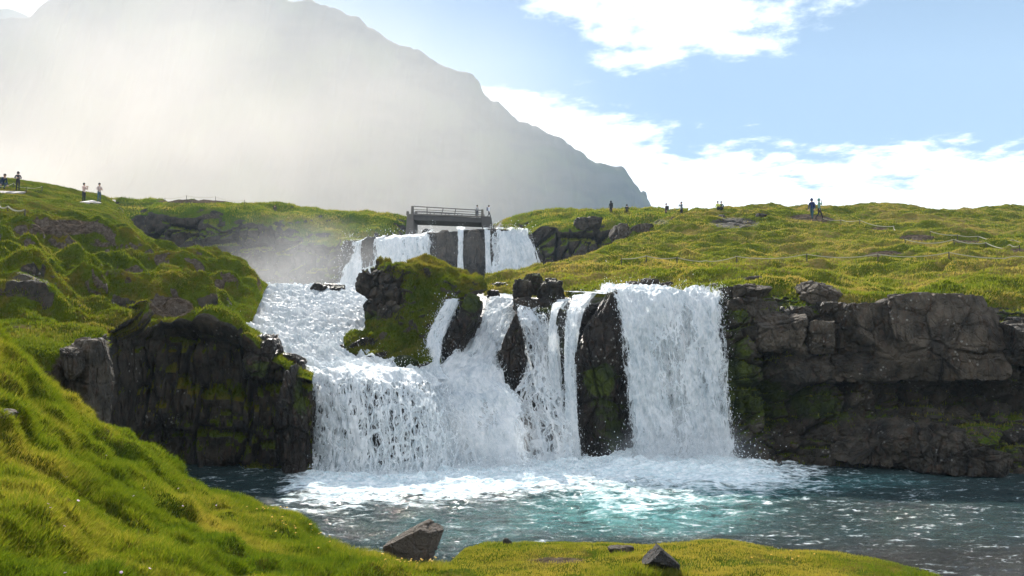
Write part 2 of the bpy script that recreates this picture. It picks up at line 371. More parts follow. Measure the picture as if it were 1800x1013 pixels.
_, S_uf = sheet('upper_cliff', uf_rows, 480, 230, MT_back, d_back, veg_thr=(0.45, 0.75),
    veg_b=[(1030, 402, 40, 12, 0.3), (770, 440, 130, 60, -1.5)], moss0=-0.4, moss_b=[(830, 470, 30, 40, 0.4), (1000, 450, 60, 25, 0.2)])

# --- right hillside
def d_rh(G, Nn):
    px, py = proj(G)
    w = G + 1.0 * np.stack([fbm(G * 0.3, 2, 61), fbm(G * 0.3, 2, 62), 0 * px], -1)
    t = 1.5 * (billow(w * np.array([0.11, 0.30, 0.4]), 3, 64) - .22) + 0.6 * (billow(w * np.array([0.4, 0.8, 0.9]), 2, 67) - .2) * smooth(0, 1.5, G[..., 1] - 28) + 0.28 * fbm(G * 1.1, 3, 65) + 0.5 * fbm(G * 0.12, 2, 66)
    return zdir(t) + np.stack([0 * t, 0.3 * t, 0 * t], -1)
rh_rows = [
    [(850, 530, 37), (930, 535, 35), (1000, 535, 32.5), (1100, 535, 30), (1240, 545, 28.4), (1300, 560, 28), (1400, 560, 27.6), (1500, 560, 27.2), (1700, 570, 26.4), (2200, 580, 25)],
    [(850, 509, 38), (930, 510, 36), (1000, 508, 33.5), (1100, 511, 31), (1240, 509, 29.2), (1300, 520, 28.6), (1400, 538, 28), (1500, 538, 27.6), (1700, 548, 26.8), (2200, 560, 25.6)],
    [(852, 498, 40), (930, 491, 39), (1000, 493, 36), (1100, 494, 33.5), (1250, 490, 31.5), (1300, 492, 31), (1400, 498, 30.5), (1500, 519, 29.2), (1600, 527, 28.5), (1750, 527, 28), (2200, 525, 27)],
    [(885, 489, 46), (960, 474, 46), (1050, 463, 46), (1200, 470, 43), (1400, 475, 41), (1700, 482, 38), (2200, 480, 36)],
    [(930, 481, 53), (1000, 465, 55), (1080, 440, 57), (1200, 432, 56), (1400, 430, 55), (1700, 430, 52), (2200, 425, 50)],
    [(1030, 455, 60), (1100, 425, 63), (1180, 396, 66), (1250, 386, 67), (1370, 381, 68), (1430, 389, 66), (1500, 392, 66), (1800, 395, 66), (2200, 395, 65)],
    [(1080, 440, 68), (1140, 398, 71), (1200, 379, 74), (1260, 370, 77), (1370, 371, 79), (1500, 369, 82), (1800, 372, 84), (2200, 373, 84)],
    [(1090, 480, 76), (1200, 430, 82), (1260, 420, 86), (1370, 420, 90), (1500, 420, 92), (2200, 420, 94)],
]
_, S_rh = sheet('right_hillside', rh_rows, 760, 460, MT_hill, d_rh, veg_thr=(0.1, 0.4),
    soil_b=[(1420, 382, 36, 6, 0.95), (1450, 387, 20, 4, 0.8), (1545, 402, 28, 5, 0.6), (1612, 418, 36, 6, 1.0), (1560, 445, 34, 5, 0.8), (1530, 450, 25, 4, 0.6), (1700, 425, 50, 5, 0.6), (1790, 440, 25, 6, 0.6), (1300, 488, 45, 7, 0.5), (1130, 509, 40, 6, 0.6)],
    veg_b=[(1290, 392, 55, 12, -0.75), (1160, 390, 30, 10, -0.5)])

# --- right cliff
def d_rc(G, Nn):
    c = smooth(0.8, 0.35, Nn[..., 2])
    bl = 1.0 * blocky(G, (1.15, 1.4, 1.9), 71) + 0.5 * blocky(G, (0.45, 0.6, 0.6), 72) + 0.12 * blocky(G, (0.25, 0.25, 0.25), 74) + 0.3 * fbm(G * 1.2, 4, 73)
    return np.stack([0.2 * bl, -bl, 0.25 * bl], -1) * (0.25 + 0.75 * c)[..., None]
rc_rows = [
    [(1235, 860, 27), (1400, 850, 26.2), (1480, 850, 25.6), (1760, 862, 24.4), (2200, 880, 22.5)],
    [(1240, 800, 27.2), (1400, 800, 26.6), (1480, 790, 25.9), (1640, 800, 25.2), (1760, 800, 24.8), (2200, 820, 23)],
    [(1245, 690, 27.7), (1400, 690, 27.2), (1560, 690, 26.9), (1760, 690, 26.0), (2200, 700, 24.5)],
    [(1250, 660, 27.7), (1400, 655, 26.9), (1560, 655, 26.6), (1760, 660, 25.6), (2200, 670, 24)],
    [(1255, 560, 28), (1330, 560, 27.4), (1400, 560, 27.2), (1560, 560, 26.8), (1760, 560, 26), (2200, 570, 24.4)],
    [(1255, 518, 28.6), (1330, 520, 28.2), (1400, 528, 28.2), (1560, 536, 27.6), (1760, 540, 26.8), (2200, 550, 25.2)],
    [(1260, 506, 30.5), (1330, 508, 30.3), (1400, 520, 30), (1560, 528, 29.5), (1760, 545, 28.6), (2200, 548, 27.6)],
]
_, S_rc = sheet('right_cliff', rc_rows, 620, 300, MT_cliff, d_rc, veg_thr=(0.75, 1.0), moss0=-0.12,
    moss_b=[(1285, 600, 38, 110, 0.6), (1320, 700, 70, 70, 0.8), (1440, 710, 55, 45, 0.8), (1540, 735, 40, 18, 0.45), (1700, 700, 50, 30, 0.55), (1760, 640, 30, 50, 0.7), (1780, 560, 30, 30, .6), (1460, 650, 30, 10, 0.4), (1385, 530, 25, 12, 0.6), (1310, 540, 20, 25, 0.4), (1750, 790, 60, 20, 0.5)])

# --- wet rock behind and below the lower falls
def d_cb(G, Nn):
    c = smooth(0.9, 0.4, Nn[..., 2])
    bl = 0.6 * blocky(G, (1.1, 1.2, 1.6), 81) + 0.3 * blocky(G, (0.45, 0.45, 0.6), 82) + 0.25 * fbm(G * 1.4, 3, 83)
    return np.stack([0.1 * bl, -bl, 0.1 * bl], -1) * (0.2 + 0.8 * c)[..., None] * 0.8
cb_rows = [
    [(535, 870, 25.6), (700, 870, 25.6), (900, 850, 26.6), (1100, 840, 27.4), (1300, 830, 27.7)],
    [(535, 700, 26.2), (620, 690, 26.6), (700, 700, 26.6), (800, 730, 27.2), (900, 720, 28.0), (1000, 690, 28.8), (1100, 660, 28.8), (1300, 660, 28.7)],
    [(535, 672, 27), (620, 662, 27.5), (700, 664, 27.6), (800, 685, 28.6), (900, 660, 29.2), (1000, 620, 29.4), (1100, 570, 29.2), (1300, 560, 29.1)],
    [(480, 635, 29), (620, 630, 30), (700, 640, 30.4), (800, 615, 31), (900, 590, 31), (1000, 560, 30), (1100, 530, 29.6), (1300, 527, 29.5)],
    [(430, 568, 36), (560, 563, 36), (680, 570, 36), (800, 548, 34.5), (900, 545, 33), (1000, 527, 32), (1100, 521, 31), (1300, 520, 31)],
    [(450, 512, 46), (560, 512, 46), (700, 512, 44), (880, 514, 39), (1000, 514, 37), (1100, 514, 36), (1300, 514, 35)],
    [(450, 520, 72), (700, 520, 76), (900, 522, 76), (1100, 516, 60), (1300, 518, 50)],
]
_, S_cb = sheet('fall_rock', cb_rows, 520, 420, MT_wet, d_cb, veg_thr=(2, 3), moss0=-0.2,
    moss_b=[(720, 740, 90, 60, 0.35), (1050, 640, 60, 200, 0.4), (910, 620, 40, 80, 0.4)])
# --- ridge mound between the two arms of the stream
def d_mm(G, Nn):
    px, py = proj(G)
    t = 1.1 * (billow(G * np.array([0.6, 0.5, 0.6]), 3, 91) - 0.2) + 0.14 * fbm(G * 2.2, 3, 92)
    rockm = smooth(735, 690, px + 25 * fbm(G * 0.9, 2, 94)) * smooth(570, 540, py)
    bl = 0.55 * blocky(G, (0.8, 0.8, 1.6), 95) + 0.2 * blocky(G, (0.3, 0.3, 0.4), 96)
    return Nn * (t * (1 - rockm) + bl * rockm)[..., None]
def mrow(a, b, y, Y, bul=1.2, n=7):
    s = np.linspace(0, 1, n)
    return [(a + (b - a) * q, y, Y + bul * (2 * q - 1) ** 4) for q in s]
mm_rows = [mrow(650, 775, 672, 27.9, .3), mrow(645, 768, 646, 28.2, .6), mrow(618, 765, 622, 28.8, .8), mrow(612, 775, 600, 29.4), mrow(636, 785, 575, 30), mrow(646, 808, 550, 30.6),
           mrow(640, 830, 528, 31.1), mrow(633, 858, 508, 31.6), mrow(632, 846, 490, 32.1),
           [(640, 480, 33.4), (665, 478, 32.6), (690, 468, 32.4), (740, 468, 32.4), (780, 472, 32.6), (815, 484, 33), (835, 492, 34)],
           [(650, 478, 34.6), (675, 466, 34), (740, 459, 34), (775, 464, 34), (810, 482, 34.5), (830, 492, 35)],
           [(655, 500, 36), (740, 480, 36.5), (820, 500, 37)], [(655, 560, 37), (740, 560, 38), (820, 560, 38)]]
_, S_mm = sheet('mossy_outcrop', mm_rows, 330, 420, MT_left, d_mm, veg_thr=(0.0, 0.35), moss0=0.3,
    veg_b=[(668, 520, 40, 42, -1.6), (645, 500, 25, 30, -1), (760, 640, 20, 20, 0.2)], moss_b=[(668, 515, 40, 45, -0.8), (655, 555, 20, 14, .8)])

# ------------------------------------------------------------------ ray casting on the terrain
def bvh():
    Vs = []; Fs = []; b = 0
    for k, S in SHEETS.items():
        if S['name'] in ('fall_rock', 'mossy_outcrop', 'right_cliff'): continue
        G = S['G'][::2, ::2]; Vs.append(G.reshape(-1, 3)); Fs.append(grid_faces(*G.shape[:2]) + b); b += G.shape[0] * G.shape[1]
    return BVHTree.FromPolygons(np.concatenate(Vs).tolist(), np.concatenate(Fs).tolist())
BV = bvh()
def hit(px, py):
    d = at(px, py, 1.0) - np.array([0, 0, CAMZ]); h = BV.ray_cast(Vector((0, 0, CAMZ)), Vector(d).normalized(), 400)[0]
    return np.array(h) if h is not None else None
def drop(p, up=25):
    h = BV.ray_cast(Vector((p[0], p[1], p[2] + up)), Vector((0, 0, -1)), 80)[0]
    return np.array(h) if h is not None else np.array(p)
def foot(px, py, Y):
    """ground point under pixel column px near distance Y"""
    h = hit(px, py)
    if h is not None and abs(h[1] - Y) < 14: return h
    return drop(at(px, py, Y))

# ------------------------------------------------------------------ single rocks
def sph(nu, nv):
    th = np.linspace(0.0, math.pi, nv)[:, None]; ph = np.linspace(0, 2 * math.pi, nu, endpoint=False)[None, :]
    return np.stack([np.sin(th) * np.cos(ph), np.sin(th) * np.sin(ph), np.cos(th) + 0 * ph], -1)
def wrap_faces(nv, nu):
    i = np.arange(nv * nu).reshape(nv, nu); j = np.roll(i, -1, axis=1)
    return np.stack([i[:-1], i[1:], j[1:], j[:-1]], -1).reshape(-1, 4)
def rock(label, x0, x1, y0, y1, Y, depth=1.0, seed=1, k=5.0, cuts=None, ncut=9, moss=-0.3, rough=1.0, mat=None, name='rock', group=None, res=1.0, tilt=0, moss_b=(), cat='rock'):
    rg = np.random.default_rng(seed)
    if Y is None: Y = hit((x0 + x1) / 2, y1 - 3)[1] + depth * 0.35
    c = at((x0 + x1) / 2, (y0 + y1) / 2, Y); sx = (x1 - x0) / F * Y / 2; sz = (y1 - y0) / F * Y / 2; sy = depth / 2
    n = int(np.clip(90 * res, 30, 200)); D = sph(2 * n, n)
    r = (np.abs(D) ** k).sum(-1, keepdims=True) ** (-1.0 / k); P = D * r
    for q in range(ncut):
        v = rg.normal(size=3); v[2] *= 0.7; v /= np.linalg.norm(v); d = rg.uniform(0.72, 1.02)
        e = np.maximum((P @ v) - d, 0)[..., None]; P = P - e * v
    for (v, d) in (cuts or []):
        v = np.array(v, float); v /= np.linalg.norm(v); e = np.maximum((P @ v) - d, 0)[..., None]; P = P - e * v
    if tilt:
        a = math.radians(tilt); P = P @ np.array([[math.cos(a), 0, math.sin(a)], [0, 1, 0], [-math.sin(a), 0, math.cos(a)]])
    lo = P.reshape(-1, 3).min(0); hi = P.reshape(-1, 3).max(0); P = (P - (lo + hi) / 2) / ((hi - lo) / 2)
    P = P * np.array([sx, sy, sz]); s = (sx * sy * sz) ** (1 / 3)
    W = P + c
    nn = P / np.maximum(np.linalg.norm(P, axis=-1, keepdims=True), 1e-6)
    dsp = rough * s * (0.20 * blocky(W, (s * 0.75, s * 0.9, s * 1.0), seed) + 0.10 * blocky(W, (s * .28, s * .3, s * .4), seed + 1) + 0.16 * fbm(W / s * 1.1, 5, seed + 2))
    P = P + nn * dsp[..., None]
    base = c + np.array([0, 0, -sz])
    W = P + c; Nn = np.concatenate([normals(np.concatenate([W, W[:, :1]], 1))[:, :-1]]); Nn = Nn * np.sign((Nn * nn).sum(-1, keepdims=True) + 1e-9)
    px, py = proj(W)
    mo = moss + 0.5 * fbm(W * 0.9, 3, 21) + 0.45 * np.clip(Nn[..., 2], -.3, 1) + blobmask(px, py, moss_b)
    z = np.zeros(px.shape)
    o = mesh_np(name, P + np.array([0, 0, sz]), wrap_faces(n, 2 * n), mat or MT_cliff, True, dict(veg=z, soil=z, moss=np.clip(mo, 0, 1)))
    o.location = base; tag(o, label, cat, group); return o
MT_boulder = terrain_mat('boulder_rock', 2.0, rock1=(0.04, 0.032, 0.025), rock2=(0.11, 0.09, 0.07))
MT_dark = terrain_mat('dark_rock', 2.0, rock1=(0.02, 0.02, 0.02), rock2=(0.055, 0.052, 0.048))
MT_pale = terrain_mat('weathered_rock', 1.0, rock1=(0.026, 0.022, 0.016), rock2=(0.115, 0.094, 0.070))  # paler rock colours, for blocks, crags and stones
rock('big brown boulder sloping up to the right at the edge of the pool', 678, 779, 920, 988, 14.9, 0.9, 5, 6, cuts=[((-0.60, 0, 0.80), 0.46), ((0.35, -.2, 0.9), 0.84), ((-0.3, -0.9, 0.35), 0.60), ((.8, -.5, .1), .85)], ncut=4, moss=-0.6, rough=0.38, mat=MT_boulder, name='boulder', cat='boulder', res=1.5)
rock('small dark pointed rock lying on the grass bank', 1129, 1191, 964, 1006, None, 0.5, 9, 6, cuts=[((-0.66, 0, 0.75), 0.28), ((0.62, 0, 0.78), 0.28), ((0, -0.8, 0.6), 0.7)], ncut=3, moss=-0.6, rough=0.4, mat=MT_dark, name='pointed_rock')
rock('flat grey stone half sunk in the turf left of the small pointed rock', 1070, 1115, 960, 976, None, 0.3, 12, 4, moss=-0.5, rough=.5, mat=MT_pale, name='stone', cat='stone')
rock('little dark stone at the tip of the grassy spit beside the water', 884, 899, 946, 959, None, 0.12, 13, 4, moss=-0.6, rough=.5, mat=MT_dark, name='stone', cat='stone')
rock('grey rock poking out of the steep grass at the far left edge', -10, 20, 720, 742, None, 0.4, 14, 4, moss=-0.5, mat=MT_pale, rough=.6)
# right cliff blocks
J = [((0, 0, -1), .97), ((0, -1, 0), .85)]
rock('huge squared slab of jointed rock overhanging the right cliff', 1556, 1742, 518, 668, 26.3, 2.4, 22, 9, cuts=J, ncut=5, moss=-0.75, rough=0.55, mat=MT_pale, name='rock_slab', res=2.1)
rock('tall reddish brown rock block just left of the huge squared slab', 1476, 1562, 532, 645, 26.9, 1.8, 23, 8, ncut=6, moss=-0.6, rough=0.7, mat=MT_pale, name='rock_block', res=1.4)
rock('rounded twin topped rock block on the cliff edge below the green hollow', 1402, 1480, 497, 545, 28.4, 1.2, 24, 6, ncut=7, moss=-0.5, rough=0.8, mat=MT_pale, name='rock_block', res=1.2)
rock('wide slanting rock with a pale top edge in the upper right cliff', 1330, 1425, 545, 618, 27.1, 1.6, 25, 6, cuts=[((-.25, -.3, .9), .6)], ncut=6, moss=-0.5, mat=MT_pale, name='rock_block', res=1.3)
rock('narrow upright rusty rock block with a pale cap', 1421, 1466, 565, 622, 26.6, 1.0, 26, 8, ncut=5, moss=-0.55, rough=.7, mat=MT_pale, name='rock_block', res=1.1)
rock('dark square rock directly under the twin topped block', 1432, 1482, 532, 566, 27.4, 1.0, 27, 7, ncut=5, moss=-0.4, mat=MT_cliff, name='rock_block', res=1.1)
rock('small brownish boulder wedged on the ledge left of the twin topped block', 1396, 1428, 539, 560, 27.4, .6, 28, 4, moss=-0.4, mat=MT_pale)
rock('flat layered rock slab beside the top of the wide right waterfall', 1262, 1352, 500, 528, 28.6, 1.8, 29, 5, cuts=[((-.3, 0, .9), .75)], ncut=8, moss=-0.35, mat=MT_pale, name='rock_slab', res=1.4)
rock('dark wet ledge rock hanging just below the flat layered slab', 1275, 1345, 524, 575, 28.1, 1.2, 30, 6, moss=-0.05, mat=MT_cliff, name='rock_block', res=1.2)
rock('reddish stone lying in the turf above the flat layered slab', 1305, 1345, 486, 500, 30.4, 0.8, 31, 4, moss=-0.6, mat=MT_boulder, name='stone', cat='stone')
rock('pale flat slab on the grass at the right edge of the view', 1752, 1830, 496, 512, 30.5, 1.2, 32, 7, moss=-0.6, mat=MT_pale, rough=.5, name='rock_slab')
rock('pale rounded rock in front of the flat slab at the right edge', 1768, 1840, 502, 528, 29.4, 1.0, 33, 5, moss=-0.5, mat=MT_pale)
rock('broad rock shelf below the pale rounded rock at the right edge', 1762, 1900, 562, 640, 25.6, 1.6, 34, 7, moss=-0.4, mat=MT_cliff, name='rock_shelf', res=1.3)
rock('small grey stone in the turf right above the huge squared slab', 1740, 1762, 524, 540, 28.3, .5, 35, 4, moss=-0.4, mat=MT_pale, name='stone', cat='stone')
rock('long low rock ledge running under the upper blocks of the right cliff', 1350, 1565, 622, 672, 26.9, 1.7, 36, 8, ncut=5, moss=-0.2, mat=MT_cliff, name='rock_ledge', res=1.7)
rock('slanting boulder with a diagonal edge at the foot of the right cliff', 1462, 1600, 738, 822, 25.6, 1.6, 37, 6, cuts=[((-.6, -.3, .7), .45)], moss=-0.35, mat=MT_cliff, name='boulder', cat='boulder', res=1.4)
rock('broad smooth boulder beside the slanting one at the waterline', 1585, 1700, 752, 828, 25, 1.8, 38, 4, moss=-0.35, mat=MT_cliff, name='boulder', cat='boulder', res=1.4)
rock('flat wedge shaped boulder at the right foot of the cliff', 1640, 1772, 772, 832, 24.3, 1.6, 39, 5, cuts=[((.45, 0, .85), .35)], moss=-0.3, mat=MT_cliff, name='boulder', cat='boulder', res=1.3)
# rocks between the falls
rock('tall dark mossy rock pillar left of the wide right waterfall', 1004, 1112, 512, 830, 28.35, 1.9, 41, 4, cuts=[((-.5, 0, .85), .75), ((.7, 0, .7), .98), ((0, -.7, .7), .78)], ncut=8, moss=0.08, rough=1.1, mat=MT_wet, name='rock_pillar', res=2.1, moss_b=[(1050, 520, 30, 14, .2), (1050, 665, 30, 30, 0.7), (1075, 740, 50, 60, .45), (1060, 580, 40, 40, -.5)])
rock('narrow moss covered fin of rock between two veils of water', 976, 1003, 545, 790, 28.9, 1.0, 42, 4, moss=0.35, mat=MT_wet, name='rock_fin', res=1.2, rough=.6)
rock('mossy rock fin splitting the central chute', 868, 932, 542, 700, 29.3, 1.6, 43, 3, cuts=[((-.6, 0, .55), .45), ((.8, 0, .35), .6)], moss=0.2, mat=MT_wet, name='rock_fin', res=1.3, rough=.8)
rock('dark leaning rock with a bright moss cap beside the narrow chute', 775, 848, 516, 640, 30.4, 1.8, 44, 3, cuts=[((-.75, 0, .5), .3), ((.7, 0, -.55), .5)], moss=0.1, mat=MT_wet, res=1.5, moss_b=[(826, 530, 20, 18, 1.2)], rough=.8)
rock('dark squared boulder at the left of the mossy cluster above the falls', 902, 935, 492, 545, 32.6, 1.2, 45, 5, moss=-0.1, mat=MT_cliff, name='boulder', cat='boulder', moss_b=[(920, 500, 20, 12, .3)])
rock('rounded mossy boulder at the top of the cluster above the falls', 922, 955, 482, 520, 33.4, 1.4, 46, 3, moss=0.3, mat=MT_cliff, name='boulder', cat='boulder')
rock('mossy boulder at the right of the cluster above the falls', 944, 992, 493, 545, 32.4, 1.4, 47, 3, moss=0.2, mat=MT_cliff, name='boulder', cat='boulder', res=1.1)
rock('brown ledge rock at the foot of the mossy cluster', 900, 975, 525, 560, 32, 1.4, 48, 5, moss=-0.1, mat=MT_cliff, name='rock_ledge', res=1.1)
rock('mossy spur hanging down under the boulder cluster', 936, 982, 540, 580, 31.2, 1.2, 49, 3, cuts=[((-.7, 0, -.6), .4), ((.7, 0, -.6), .4)], moss=0.55, mat=MT_wet, name='rock_spur')
rock('low wet boulder in the stream left of the mossy cluster', 862, 900, 497, 512, 38, 1.0, 50, 3, moss=0.0, mat=MT_wet, name='boulder', cat='boulder')
rock('small dark rock in the water under the low wet boulder', 856, 878, 510, 526, 35, .7, 51, 4, moss=-0.3, mat=MT_wet)
rock('dark flat rock awash at the head of the left cascade', 546, 606, 498, 514, 44, 1.6, 52, 3, moss=0.05, mat=MT_wet)
rock('black wet rock breaking the left cascade beside the outcrop', 600, 660, 590, 625, 30, 1.3, 53, 4, cuts=[((-.4, 0, .8), .4)], moss=-0.1, mat=MT_wet, rough=1.2)
rock('low black rock at the outcrop foot beside the lower left fall', 628, 690, 618, 645, 28.8, 1.0, 54, 4, cuts=[((-.5, 0, .8), .4)], moss=-0.1, mat=MT_wet, rough=1.2)
rock('bright green moss cushion on the rock beside the left cascade', 690, 735, 625, 650, 28, .8, 55, 2.2, moss=0.9, mat=MT_left, rough=.4, name='moss_cushion', cat='moss')
rock('smooth wet rock on the left bank of the cascade', 455, 492, 588, 622, 27.6, 1.4, 56, 4, moss=-0.1, mat=MT_wet)
rock('dark rock at the left lip of the lower left fall', 492, 535, 622, 650, 26.3, 1.2, 57, 4, moss=-0.1, mat=MT_wet)
rock('mossy buttress at the right end of the dark left cliff', 486, 549, 645, 850, 25.15, 1.6, 58, 7, moss=-0.05, mat=MT_wet, name='rock_pillar', res=1.7, rough=.8, moss_b=[(530, 690, 16, 45, .6), (520, 740, 30, 60, .25)])
rock('squared rock block on top of the dark left cliff', 430, 492, 598, 665, 25.6, 1.5, 59, 7, moss=-0.1, mat=MT_wet, name='rock_block', res=1.2, moss_b=[(455, 650, 30, 20, .7)])
rock('grey lichen spotted crag under the turf at the far left', 20, 60, 466, 520, 27, 1.2, 60, 6, moss=-0.6, mat=MT_pale, rough=.9)
rock('grey lichen spotted crag beside the far left crag', 60, 105, 485, 535, 26.6, 1.2, 61, 5, moss=-0.6, mat=MT_pale, rough=.9)
rock('pale lichen rock in the earth bank above the grassy slope', 112, 150, 600, 665, 18.7, 1.0, 62, 5, moss=-0.6, mat=MT_pale, rough=.9)
rock('lichen covered rock rib at the left end of the dark cliff', 145, 190, 598, 745, 19.4, 1.4, 63, 6, moss=-0.55, mat=MT_pale, rough=.9, res=1.3)
rock('rounded wet rock pillar left of the thin middle thread of the upper falls', 758, 804, 403, 520, 76.2, 3.0, 91, 2.2, moss=-0.35, mat=MT_back, name='rock_pillar', res=1.2, ncut=5)
rock('rounded wet rock pillar right of the thin middle thread of the upper falls', 815, 853, 403, 520, 76.2, 3.0, 92, 2.2, moss=-0.25, mat=MT_back, name='rock_pillar', res=1.2, ncut=5)
rock('grey rock hump showing through the left upper waterfall', 634, 668, 418, 500, 75.9, 1.6, 93, 3, moss=-0.5, mat=MT_back, name='rock_hump', ncut=5)
# right hill outcrops
rock('tall grey crag left of the pair beside the upper falls hillside', 1074, 1108, 396, 438, 67, 2.2, 64, 7, moss=-0.5, mat=MT_pale, name='crag', cat='crag')
rock('moss topped crag at the right of the pair on the upper hillside', 1104, 1160, 394, 428, 66.5, 2.6, 65, 5, moss=-0.2, mat=MT_pale, name='crag', cat='crag')
rock('dark crag set in the turf above the far right cliff', 1010, 1058, 384, 412, 75, 2.4, 66, 6, moss=-0.3, mat=MT_cliff, name='crag', cat='crag')
for (a, b, c_, d, lb) in ((1176, 1192, 384, 408, 'thin slanting crag on the hillside right of the moss topped crag'), (1226, 1252, 382, 402, 'slanted crag on the hillside below the two seated hikers'),
                          (1254, 1276, 378, 397, 'steep little crag right of the slanted crag'), (1290, 1320, 380, 392, 'low dark outcrop in the turf left of the gravel path'), (1322, 1346, 376, 390, 'rounded outcrop nearest to the upper end of the gravel path')):
    rock(lb, a, b, c_, d, 67.5, 1.8, a, 5, moss=-0.35, mat=MT_pale, name='crag', cat='crag', tilt=-15)
for (a, b, c_, d, Y, lb) in ((1100, 1130, 495, 513, 31.6, 'dark bank stone on the far shore above the wide waterfall'), (1128, 1160, 490, 512, 31.4, 'larger grey bank stone on the far shore above the wide waterfall'),
                             (1160, 1190, 497, 513, 31, 'low bank stone right of the larger grey bank stone'), (1240, 1266, 498, 515, 29.6, 'rough stone where the river meets the flat layered slab')):
    rock(lb, a, b, c_, d, Y, .9, a, 4, moss=-0.3, mat=MT_cliff, name='stone', cat='stone')

# ------------------------------------------------------------------ water
def water_mat(name, foamc=(0.93, 0.95, 0.96), fu=1.0, fv=1.0, solid=False, ws=0.75, wl=0.28, wf=0.35, sv=0.8, off=1.12, vary=1.7):
    m, nt = newmat(name); q = N(nt)
    uv = q.n('ShaderNodeUVMap').outputs[0]; lay = q.attr('layer').outputs['Fac']; dens = q.attr('dens').outputs['Fac']
    cmb = q.n('ShaderNodeCombineXYZ'); q.l(q.math('MULTIPLY', lay, 7.3), cmb.inputs[2])
    va = q.n('ShaderNodeVectorMath', operation='ADD'); q.l(uv, va.inputs[0]); q.l(cmb.outputs[0], va.inputs[1]); base = va.outputs[0]
    wob = q.noise(base, 1.6 * fu, 4, 0.6, out='Color')
    vs = q.n('ShaderNodeVectorMath', operation='MULTIPLY_ADD'); q.l(wob, vs.inputs[0]); vs.inputs[1].default_value = (0.35, 0.9, 0.3); q.l(base, vs.inputs[2])
    B = vs.outputs[0]
    streak = q.noise(q.mapping(B, (2.8 * fu, sv * fv, 1)), 1.0, 6, 0.7)
    vor = q.n('ShaderNodeTexVoronoi', feature='DISTANCE_TO_EDGE'); q.l(q.mapping(B, (4.2 * fu, 1.3 * fv, 1)), vor.inputs['Vector']); vor.inputs['Scale'].default_value = 1.0
    vor2 = q.n('ShaderNodeTexVoronoi', feature='DISTANCE_TO_EDGE'); q.l(q.mapping(B, (9 * fu, 3 * fv, 1), loc=(3, 1, 0)), vor2.inputs['Vector']); vor2.inputs['Scale'].default_value = 1.0
    lace = q.math('MAXIMUM', q.sstep(vor.outputs[0], 0.17, 0.0), q.math('MULTIPLY', q.sstep(vor2.outputs[0], 0.2, 0.0), 0.75))
    fine = q.noise(q.mapping(B, (14 * fu, 5 * fv, 1)), 1.0, 4, 0.8)
    pat = q.math('ADD', q.math('MULTIPLY', streak, ws), q.math('ADD', q.math('MULTIPLY', lace, wl), q.math('MULTIPLY', fine, wf)))
    big_ = q.noise(q.mapping(base, (0.95 * fu, 0.16 * fv, 1)), 1.0, 3, 0.6); dens = q.math('ADD', dens, q.math('MULTIPLY', q.math('SUBTRACT', big_, 0.5), vary))
    thr = q.math('SUBTRACT', off, q.math('MULTIPLY', dens, 0.95))
    al = q.sstep(q.math('SUBTRACT', pat, thr), -0.12, 0.14)
    cc = q.mix(q.sstep(q.math('ADD', q.math('MULTIPLY', fine, .5), q.math('MULTIPLY', streak, .5)), 0.34, 0.62), (0.52, 0.60, 0.65), foamc)
    d = q.n('ShaderNodeBsdfDiffuse'); t = q.n('ShaderNodeBsdfTranslucent'); q.l(cc, d.inputs[0]); q.l(cc, t.inputs[0])
    g = q.n('ShaderNodeBsdfGlossy'); g.inputs['Roughness'].default_value = 0.25
    bh = q.math('ADD', q.math('MULTIPLY', pat, 1.0), q.math('MULTIPLY', fine, 0.5)); bm = q.bump(bh, 0.4, 0.08)
    for nd in (d, t, g): q.l(bm, nd.inputs['Normal'])
    s1 = q.n('ShaderNodeMixShader'); s1.inputs[0].default_value = 0.45; q.l(d.outputs[0], s1.inputs[1]); q.l(t.outputs[0], s1.inputs[2])
    s2 = q.n('ShaderNodeMixShader'); s2.inputs[0].default_value = 0.02; q.l(s1.outputs[0], s2.inputs[1]); q.l(g.outputs[0], s2.inputs[2])
    if solid:
        w = q.n('ShaderNodeBsdfPrincipled'); w.inputs['Base Color'].default_value = (0.10, 0.15, 0.17, 1); w.inputs['Roughness'].default_value = 0.4; q.l(bm, w.inputs['Normal'])
        base_sh = w.outputs[0]
    else:
        base_sh = q.n('ShaderNodeBsdfTransparent').outputs[0]
    s3 = q.n('ShaderNodeMixShader'); q.l(al, s3.inputs[0]); q.l(base_sh, s3.inputs[1]); q.l(s2.outputs[0], s3.inputs[2])
    q.out(s3.outputs[0]); return m
WM = water_mat('falling_water', ws=1.0, wf=0.28); WM_far = water_mat('far_falling_water', fu=0.55, fv=0.5, ws=0.95, vary=1.3)
WM_lace = water_mat('lacy_falling_water', ws=0.85, wl=0.6, wf=0.2, sv=0.45, fu=0.9, vary=1.2, off=1.12)
WM_casc = water_mat('cascade_water', fu=0.6, fv=1.1, solid=True, wl=0.4, vary=0.5)
m, nt = newmat('spray_drops'); q = N(nt)
d = q.n('ShaderNodeBsdfDiffuse'); t = q.n('ShaderNodeBsdfTranslucent'); d.inputs[0].default_value = (.88, .92, .95, 1); t.inputs[0].default_value = (.9, .93, .95, 1)
s1 = q.n('ShaderNodeMixShader'); s1.inputs[0].default_value = 0.5; q.l(d.outputs[0], s1.inputs[1]); q.l(t.outputs[0], s1.inputs[2]); q.out(s1.outputs[0]); M_spray = m

